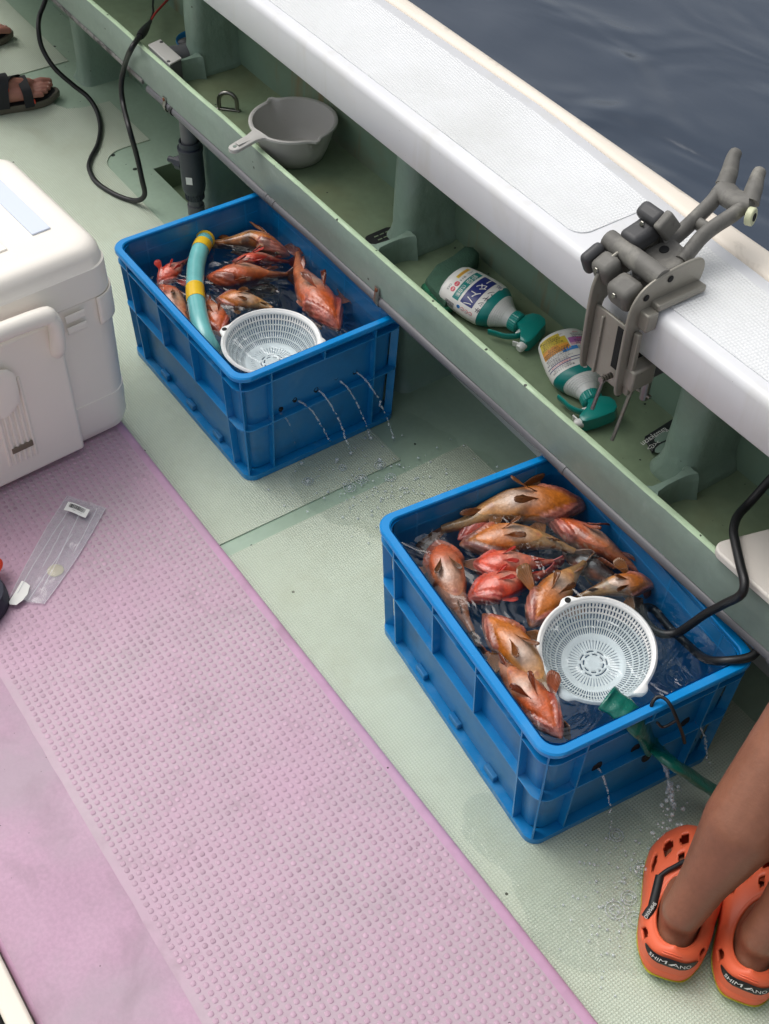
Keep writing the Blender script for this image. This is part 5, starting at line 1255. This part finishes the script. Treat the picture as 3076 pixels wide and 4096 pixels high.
# ================================================================== PEOPLE
def capsule(mb, a, b, ra, rb, n=14, flat=1.0):
    a, b = Vector(a), Vector(b); d = b-a; L_ = max(d.length, 1e-5); t = d.normalized() if d.length > 1e-5 else Vector((0, 0, 1))
    up = Vector((0, 0, 1)) if abs(t.z) < .9 else Vector((1, 0, 0)); s = t.cross(up).normalized(); u = s.cross(t)
    rings = []
    for k in range(5): an = math.pi/2*(k+.15)/5; rings.append((a - t*ra*math.cos(an), ra*math.sin(an)))
    rings += [(a, ra), (b, rb)]
    for k in range(4, -1, -1): an = math.pi/2*(k+.15)/5; rings.append((b + t*rb*math.cos(an), rb*math.sin(an)))
    mb.loft([[c + (s*math.cos(2*math.pi*j/n) + u*math.sin(2*math.pi*j/n)*flat)*r_ for j in range(n)] for c, r_ in rings], cap0=True, cap1=True)
def blobbody(mb, name, m, parent, vox, it=8):
    o = mb.build(name, m, parent, smooth=180)
    md = o.modifiers.new('remesh', 'REMESH'); md.mode = 'VOXEL'; md.voxel_size = vox; md.use_smooth_shade = True
    md = o.modifiers.new('smooth', 'SMOOTH'); md.factor = .5; md.iterations = it
    return o
def foot(mb, heel, D, big, bare=True):
    """heel point on the ground, D unit forward, big=+1 when the big toe is on the left of D"""
    N = Vector((-D.y, D.x, 0)); P_ = lambda x, y, z: Vector(heel)+D*x+N*y+Vector((0, 0, z))
    capsule(mb, P_(.032, 0, .034), P_(.07, 0, .048), .032, .034)
    capsule(mb, P_(.055, 0, .07), P_(.055, 0, .105), .033, .033)
    for s_ in (-1, 1): capsule(mb, P_(.060, s_*.027, .095), P_(.058, s_*.026, .112), .010, .009)
    capsule(mb, P_(.07, 0, .058), P_(.165, .006*big, .034), .036, .026)
    capsule(mb, P_(.07, -.012*big, .034), P_(.170, -.022*big, .024), .028, .021)
    capsule(mb, P_(.09, .014*big, .036), P_(.185, .024*big, .027), .026, .022)
    if bare:
        for k, (y, l0, l1, r_) in enumerate(((.029, .19, .262, .0128), (.0065, .19, .258, .0092), (-.0105, .186, .246, .0086), (-.0265, .18, .232, .0082), (-.041, .172, .214, .0078))):
            m_ = lerp(l0, l1, .55)
            capsule(mb, P_(l0, y*big, .022), P_(m_, y*big*1.06, .026-.001*k), r_*1.05, r_*.98)
            capsule(mb, P_(m_, y*big*1.06, .026-.001*k), P_(l1-r_*.6, y*big*1.08, .019), r_*.98, r_*.9)
    return P_
def person(name, label, feet, D, skin, vox, it=8, knees=None, hips=None, bare=True):
    e = tag(empty(name, (feet[0][0]+feet[1][0])/2), label, 'person')
    mb = MB(); tops = []
    for i, (h, d) in enumerate(feet):
        d = Vector(d).normalized(); P_ = foot(mb, h, d, 1 if i == 1 else -1, bare)
        an = P_(.052, 0, .10); knee = P_(.062, 0, .50) if not knees else Vector(knees[i]); calf = an.lerp(knee, .52)-d*.022; lo_ = an.lerp(knee, .18)-d*.004
        capsule(mb, an, lo_, .035, .042); capsule(mb, lo_, calf, .042, .066); capsule(mb, calf, knee, .066, .060)
        tops.append(knee)
    cx = (tops[0]+tops[1])/2; Dm = Vector(D).normalized(); Nn = Vector((-Dm.y, Dm.x, 0))
    hip = Vector((cx.x, cx.y, .92)) - Dm*.02 if hips is None else Vector(hips)
    sh = MB()
    for i, k in enumerate(tops):
        s = 1 if (k-cx).dot(Nn) > 0 else -1; hp_ = hip + Nn*s*.085
        capsule(mb, k, hp_, .055, .078); capsule(sh, k.lerp(hp_, .30), hp_, .088, .098)
    capsule(mb, hip, hip+Vector((0, 0, .25)), .12, .115); capsule(sh, hip-Nn*.06, hip+Nn*.06, .115, .115); capsule(sh, hip, hip+Vector((0, 0, .08)), .13, .125)
    ch = hip+Vector((0, 0, .40)); capsule(mb, hip+Vector((0, 0, .25)), ch, .115, .13); nk = ch+Vector((0, 0, .16))
    st = MB(); capsule(st, hip+Vector((0, 0, .06)), ch, .135, .145); capsule(st, ch-Nn*.12, ch+Nn*.12, .085, .085); capsule(st, ch, ch+Vector((0, 0, .06)), .14, .10)
    for s in (-1, 1):
        shd = ch+Nn*s*.175+Vector((0, 0, .05)); el = shd+Nn*s*.05+Vector((0, 0, -.28))+Dm*.04; wr = el+Dm*.18+Vector((0, 0, -.16))
        capsule(mb, shd, el, .048, .038); capsule(mb, el, wr, .038, .027); capsule(st, shd, shd.lerp(el, .6), .064, .060)
        for f in range(4): b_ = wr+Dm*.06+Nn*(f-1.5)*.018+Vector((0, 0, -.04)); capsule(mb, wr+Dm*.02, b_, .018, .011); capsule(mb, b_, b_+Dm*.045+Vector((0, 0, -.035)), .0095, .0085)
        capsule(mb, wr, wr-Nn*s*.04+Dm*.05+Vector((0, 0, -.02)), .014, .010)
    hd_ = nk+Vector((0, 0, .13))+Dm*.02
    capsule(mb, ch+Vector((0, 0, .05)), hd_, .058, .055); capsule(mb, hd_+Vector((0, 0, .03)), hd_-Vector((0, 0, .05))+Dm*.02, .085, .068)
    capsule(mb, hd_+Dm*.085, hd_+Dm*.10-Vector((0, 0, .02)), .010, .012)
    for s in (-1, 1): capsule(mb, hd_+Nn*s*.086, hd_+Nn*s*.09-Vector((0, 0, .03)), .012, .010)
    blobbody(mb, 'body', M[skin], e, vox, it)
    blobbody(sh, 'shorts', M['shorts'], e, .010, 4); blobbody(st, 'shirt', M['shirt'], e, .011, 4)
    hr = MB(); capsule(hr, hd_+Vector((0, 0, .045))-Dm*.012, hd_-Dm*.03, .093, .085); blobbody(hr, 'hair', M['hair'], e, .010, 3)
    return e
# --- person with orange clogs at the right
ank = at(2838, 3610, .10)
D1 = Vector((-.58, .81, 0)).normalized(); N1 = Vector((-D1.y, D1.x, 0))
h1 = Vector((-.022, -.485, .026)); D2 = Vector((-.52, .85, 0)).normalized()
h2 = Vector((.076, -.410, .026))
kn1 = at(3225, 2870, .44); kn2 = kn1 + Vector((.15, .02, 0)); hp1 = (kn1+kn2)/2 + Vector((.36, -.02, .06))
pr = person('person', 'person in orange clogs standing at the right, bare calf showing', [(h2, D2), (h1, D1)], D1, 'skin', .006, knees=[kn2, kn1], hips=hp1, bare=False)
LC_ = .274
def clog(parent, heel, D, side):
    D = D.normalized(); N = Vector((-D.y, D.x, 0)); O = Vector((heel[0], heel[1], 0)) - D*.014
    Wd = [(0, .062), (.2, .063), (.4, .060), (.62, .068), (.78, .070), (.9, .064), (1, .050)]
    def base(th):
        s = .5+.5*math.cos(th); sn = math.sin(th); return s*LC_, math.copysign(abs(sn)**.62, sn)*pl(s, Wd)*(1+.06*side*(1 if sn > 0 else -1)*sm((s-.5)/.3))
    def opn(th):
        return .086+.070*math.cos(th), .040*math.sin(th)*(1-.05*math.cos(th)), (.086 + .012*(1-abs(math.sin(th)))*(1 if math.cos(th) < 0 else 1.7) - .012*abs(math.sin(th)))
    Wp = lambda x, y, z: O + D*x + N*y + Vector((0, 0, z))
    def surf(th, k, off=0.):
        bx, by = base(th); ox, oy, oz = opn(th); a = 1-math.cos(k*math.pi/2)
        a = a**(1.0 if math.cos(th) > -.3 else 1.3)
        z = .036 + (oz-.036)*math.sin(k*math.pi/2)**.9
        p = Wp(lerp(bx, ox, a), lerp(by, oy, a), z)
        if off:
            q = Wp(.12, 0, .02); p = p + (p-q).normalized()*off
        return p
    e = bpy.data.objects.new('clog', None)
    NA, NK = 120, 22
    holes_ = [(a_, b_, c_, d_) for a_, b_, c_, d_ in ((8, 24, .50, .68), (-24, -8, .50, .68), (34, 48, .46, .70), (-48, -34, .46, .70), (58, 74, .42, .60), (-74, -58, .42, .60), (14, 26, .76, .90), (-26, -14, .76, .90), (128, 142, .25, .62), (-142, -128, .25, .62))]
    mb = MB(); vs = []; fs = []
    for i in range(NA):
        th = 2*math.pi*i/NA
        for k in range(NK+1): vs.append(surf(th, k/NK))
    for i in range(NA):
        thd = 360*(i+.5)/NA; thd = thd-360 if thd > 180 else thd
        for k in range(NK):
            kk = (k+.5)/NK; cut = False
            for (a_, b_, c_, d_) in holes_:
                u_ = (thd-(a_+b_)/2)/((b_-a_)/2); v_ = (kk-(c_+d_)/2)/((d_-c_)/2)
                if abs(u_)**2.5+abs(v_)**2.5 < 1: cut = True
            if cut: continue
            i2 = (i+1) % NA; a0 = i*(NK+1)+k; b0_ = i2*(NK+1)+k; fs.append((a0, b0_, b0_+1, a0+1))
    mb.add(vs, fs); up = mb.build('clog', M['clog'], parent, smooth=70, solid=.0055)
    # rims and moulded lines
    MB().tube([surf(2*math.pi*i/90, 1.0) for i in range(91)], .0036, 8, caps=False).build('top_edge', M['clog'], up, smooth=60)
    MB().tube([surf(2*math.pi*i/90, .10, .0008) for i in range(91)], .0022, 8, caps=False).build('welt', M['clog'], up, smooth=60)
    sl = MB(); out = [base(2*math.pi*i/72) for i in range(72)]
    sl.loft([[Wp(.137+(x-.137)*s, y*s, z) for x, y in out] for z, s in ((.0215, 1.03), (.034, 1.045), (.041, 1.02))], cap0=True, cap1=True); sl.build('midsole', M['clog'], up, smooth=50)
    sl = MB(); sl.loft([[Wp(.137+(x-.137)*s, y*s, z+(.0025*math.sin(i*.9) if z > .01 else 0)) for i, (x, y) in enumerate(out)] for z, s in ((.0045, .93), (.008, 1.0), (.0225, 1.05))], cap0=True, cap1=True); sl.build('sole', M['sole'], up, smooth=50)
    # badge with lettering on the heel
    k0 = .42; mbb = MB(); vs = [surf(math.pi, k0, .0042)]; nb = 28
    mp = lambda u, v, o: surf(math.pi - u/.044, k0+v/.062, o)
    vs = [mp(.0275*math.cos(2*math.pi*i/nb), .0088*math.sin(2*math.pi*i/nb), .0062) for i in range(nb)]; vi = [mp(.0275*.5*math.cos(2*math.pi*i/nb), .0088*.5*math.sin(2*math.pi*i/nb), .0068) for i in range(nb)]
    mbb.loft([vs, vi], cap1=True); mbb.build('badge', M['badge'], up, smooth=60)
    tv, tf = text_mesh('SHIMANO', .0088); MB().add([mp(-p[0]*.92, p[1]*1.1, .0080) for p in tv], tf).build('lettering', M['print_white'], up, smooth=0)
    for v in (.014, .0195): MB().tube([mp(u*.001, v, .0032) for u in range(-8, 9, 2)], .0012, 6).build('moulded_line', M['clog'], up, smooth=60)
    # strap and buckle tag on the outer side
    if side > 0:
        a, b = surf(R(96), .90, .006), surf(R(62), .84, .006); c_ = surf(R(118), .62, .006)
        MB().tube([c_, a.lerp(c_, .5)+Vector((0, 0, .002)), a, b], [(.0075, .0045)]*4, 10).build('strap_tag', M['black'], up, smooth=50)
        tv, tf = text_mesh('SHIMANO', .0085); ax = (c_-a).normalized(); nn = ((CPOS-a).normalized()); nn = (nn-ax*nn.dot(ax)).normalized(); bx_ = nn.cross(ax)
        cc_ = a.lerp(c_, .45)+nn*.0075+Vector((0, 0, .001)); MB().add([cc_ + ax*p[0]*.85 + bx_*p[1] for p in tv], tf).build('lettering', M['print_white'], up, smooth=0)
        MB().tube(spline([b, surf(R(40), .93, .010), surf(R(0), .97, .012), surf(R(-60), .93, .008)], 6), .0042, 8).build('strap_cord', M['black'], up, smooth=60)
    return up
clog(pr, h1, D1, 1); clog(pr, h2, D2, -1)

# --- person with sandals at the top left
Df = Vector((.12, 1.0, 0)).normalized()
t1 = at(222, 372, .02); hA = Vector((t1.x, t1.y, .028)) - Df*.262
t2 = at(38, 135, .02); hB = Vector((t2.x, t2.y, .028)) - Df*.262
ps = person('person', 'person in black strapped sandals at the top left edge', [(hB, Df), (hA, Df)], Df, 'skin2', .0036, 2)
def sandal(parent, heel, D, big):
    D = D.normalized(); N = Vector((-D.y, D.x, 0)); O = Vector((heel[0], heel[1], 0))-D*.012; Wp = lambda x, y, z: O+D*x+N*y+Vector((0, 0, z))
    Wd = [(0, .034), (.2, .036), (.4, .036), (.62, .046), (.78, .050), (.9, .046), (1, .036)]; L_ = .286; out = []
    for i in range(64):
        th = 2*math.pi*i/64; s = .5+.5*math.cos(th); sn = math.sin(th); out.append((s*L_, math.copysign(abs(sn)**.65, sn)*pl(s, Wd)*(1+.10*(1 if sn*big > 0 else -1)*sm((s-.6)/.4)*0)))
    mb = MB(); mb.loft([[Wp(.143+(x-.143)*s, y*s, z+(.006*sm((x/L_-.86)/.14))) for x, y in out] for z, s in ((.0045, .95), (.009, 1.0), (.022, 1.01), (.027, .985), (.027, .90))], cap0=True); up = mb.build('sandal', M['sandal'], parent, smooth=45)
    MB().add([Wp(.143+(x-.143)*.91, y*.91, .0272+.006*sm((x/L_-.86)/.14)) for x, y in out], [tuple(range(64))]).build('footbed', M['strap'], up, smooth=0)
    def strap(name, pts, wd_=.013): MB().tube(spline([Wp(p[0], p[1]*1.06, p[2]+(.022 if p[2] > .04 else 0)) for p in pts], 6), [(wd_, .0022)]*200, 8).build(name, M['strap'], up, smooth=50)
    def strap(name, pts, wd_=.013):
        sp_ = spline([Wp(p[0], p[1]*1.06, p[2]+(.020 if p[2] > .04 else 0)) for p in pts], 6); rings = []
        for i, c in enumerate(sp_):
            t = (sp_[min(i+1, len(sp_)-1)]-sp_[max(i-1, 0)]).normalized(); wv = (D-t*D.dot(t)).normalized(); nv = t.cross(wv)
            rings.append([c+wv*wd_*a+nv*.0018*b_ for a, b_ in ((-1, -1), (1, -1), (1, 1), (-1, 1))])
        MB().loft(rings, cap0=True, cap1=True).build(name, M['strap'], up, bevel=.0006, seg=1)
    b = big
    strap('strap', [(.176, -.050*b, .020), (.176, -.046*b, .048), (.176, -.02*b, .062), (.180, .02*b, .064), (.182, .046*b, .050), (.182, .050*b, .022)], .015)
    strap('strap', [(.182, .050*b, .022), (.172, .046*b, .052), (.150, .02*b, .075), (.125, -.01*b, .086), (.105, -.035*b, .070), (.095, -.040*b, .028)], .014)
    strap('strap', [(.10, .040*b, .028), (.105, .042*b, .060), (.112, .01*b, .095), (.112, -.02*b, .092), (.100, -.040*b, .060), (.095, -.042*b, .028)], .020)
    for (x, y, z) in ((.172, -.051*b, .030), (.192, -.049*b, .034), (.190, .048*b, .046), (.122, -.030*b, .080)):
        MB().box(Wp(x, y, z), (.007, .006, .014), math.atan2(D.y, D.x)).build('red_tab', M['redtab'], up, bevel=.001)
    for k, (y, l1, r_) in enumerate(((.029, .262, .0128), (.0065, .258, .0092), (-.0105, .246, .0086), (-.0265, .232, .0082), (-.041, .214, .0078))):
        c = Wp(l1+.004, y*b*1.08, .026+.028-.003); MB().lathe([(.0001, .0016), (r_*.45, .0012), (r_*.6, 0)], 10, Matrix.Translation(Wp(l1+.003, y*b*1.08, .0555-.0009*k))).build('toe_nail', M['nail'], parent, smooth=60)
sandal(ps, hA, Df, 1); sandal(ps, hB, Df, -1)

# --- rounded shoe toe at the left edge
e = tag(empty('shoe', (-1.42, -1.2, .03)), 'orange and navy shoe toe poking in at the left edge', 'shoe')
cs = at(-55, 2340, .075); rings = []; rings2 = []
for z, s in ((.031, .93), (.036, 1.0), (.055, 1.0), (.075, .96)):
    rings.append([Vector((cs.x+.088*s*abs(math.cos(t))**.8*math.copysign(1, math.cos(t)), cs.y-.10+(.135 if math.sin(t) > 0 else .17)*s*math.sin(t), z)) for t in [2*math.pi*k/40 for k in range(40)]])
MB().loft(rings, cap0=True, cap1=True).build('shoe_body', M['shoe_navy'], e, smooth=60)
for z, s in ((.074, .965), (.085, .93), (.097, .82), (.105, .6), (.108, .3)):
    rings2.append([Vector((cs.x-.046+.058*s*math.cos(t), cs.y-.074+(.132 if math.sin(t) > 0 else .15)*s*math.sin(t), z)) for t in [2*math.pi*k/40 for k in range(40)]])
MB().loft(rings2, cap0=True, cap1=True).build('toe_cap', M['shoe_red'], e, smooth=60)

# ================================================================== PLASTIC BAG ON THE HATCH
zq = lambda q: (q[0]/3.611, 1950+q[1]/3.611)
e = tag(empty('plastic_bag', at(*zq((800, 900)), .033)), 'clear plastic bag with barcode sticker lying on the pink hatch', 'bag')
cor = [at(*zq(q), .034) for q in ((975, 125), (1530, 300), (640, 1690), (120, 1650))]
NU, NV = 40, 14
for lay in (0, 1):
    mb = MB(); vs = []
    for i in range(NU+1):
        for j in range(NV+1):
            u, v = i/NU, j/NV; a = cor[0].lerp(cor[1], v); b = cor[3].lerp(cor[2], v); p = a.lerp(b, u)
            p = p + (cor[1]-cor[0])*(-.10*math.sin(math.pi*u)*(1 if v > .5 else -1)*abs(2*v-1)*-.6)
            edge = min(v, 1-v)*2; wr = .5+.5*mnoise.noise((v*7+1.3*u, u*2.2, lay*5))
            z = .0335 + (.0012 if lay == 0 else .002+.012*edge**.5*wr*(.4+.6*sm(u*4))) + .002*mnoise.noise((u*14, v*10, lay))
            vs.append((p.x, p.y, z))
    fs = [(i*(NV+1)+j, (i+1)*(NV+1)+j, (i+1)*(NV+1)+j+1, i*(NV+1)+j+1) for i in range(NU) for j in range(NV)]
    mb.add(vs, fs); mb.build('film', M['film'], e, smooth=80)
def film_pt(u, v, z):
    a = cor[0].lerp(cor[1], v); b = cor[3].lerp(cor[2], v); p = a.lerp(b, u); p = p + (cor[1]-cor[0])*(-.10*math.sin(math.pi*u)*(1 if v > .5 else -1)*abs(2*v-1)*-.6); return Vector((p.x, p.y, z))
for (v0, v1, ua, ub, zz_2) in ((.0, .0, 0, 1, .037), (1, 1, 0, 1, .037), (.28, .20, .12, .95, .047), (.55, .78, .10, .9, .049), (.66, .60, .35, 1, .047), (.40, .46, .3, .7, .048), (.85, .92, .05, .5, .045)):
    MB().tube(spline([film_pt(lerp(ua, ub, k/6), lerp(v0, v1, k/6)+.02*mnoise.noise((k*1.3, v0*9, 2)), zz_2-.001+.0015*mnoise.noise((k, v1*7, 0))) for k in range(7)], 4), .0006, 5).build('fold', M['filmfold'], e, smooth=60)
st_ = [at(*zq(q), .050) for q in ((985, 205), (1297, 312), (1228, 428), (920, 322))]
sx_, sy_ = (st_[1]-st_[0]), (st_[3]-st_[0])
stp = lambda u, v, dz: st_[0]+sx_*u+sy_*v+Vector((0, 0, dz+.002*math.sin(u*5)))
def sheet(name, u0, u1, v0, v1, dz, m, nu=6): 
    MB().add([stp(lerp(u0, u1, i/nu), v, dz) for i in range(nu+1) for v in (v0, v1)], [(2*i, 2*i+2, 2*i+3, 2*i+1) for i in range(nu)]).build(name, m, e, smooth=0, solid=.0003)
sheet('sticker', 0, 1, 0, 1, 0, M['paper'])
rb = random.Random(3); u = .14; mbb = MB()
while u < .84:
    wd_ = rb.choice((.010, .018, .028)); mbb.add([stp(u, .14, .0005), stp(u+wd_, .14, .0005), stp(u+wd_, .58, .0005), stp(u, .58, .0005)], [(0, 1, 2, 3)]); u += wd_+rb.choice((.010, .018))
mbb.build('bar_code', M['ink'], e, smooth=0)
tv, tf = text_mesh('4 969363 ・ ２.８ 号', .16); MB().add([stp(.55+p[0]*.30, .74-p[1]*.75, .0005) for p in tv], tf).build('lettering', M['ink'], e, smooth=0)
pp = [at(*zq(q), .043) for q in ((315, 1350), (370, 1370), (435, 1420), (400, 1540), (330, 1630), (235, 1700), (140, 1690), (128, 1655), (215, 1520))]
o = MB().loft([[p for p in pp], [p+Vector((0, 0, .0009)) for p in pp]], cap0=True, cap1=True).build('header_card', M['paper'], e, smooth=0)
c = at(*zq((800, 1195)), .0345); o = MB().lathe([(.0001, .002), (.0165, .002), (.0175, .001), (.0165, 0), (.0001, 0)], 28, Matrix.Translation((c.x, c.y, .0333))).build('round_tag', M['coin'], smooth=50); tag(o, 'small round cream disc inside the clear plastic bag', 'disc')
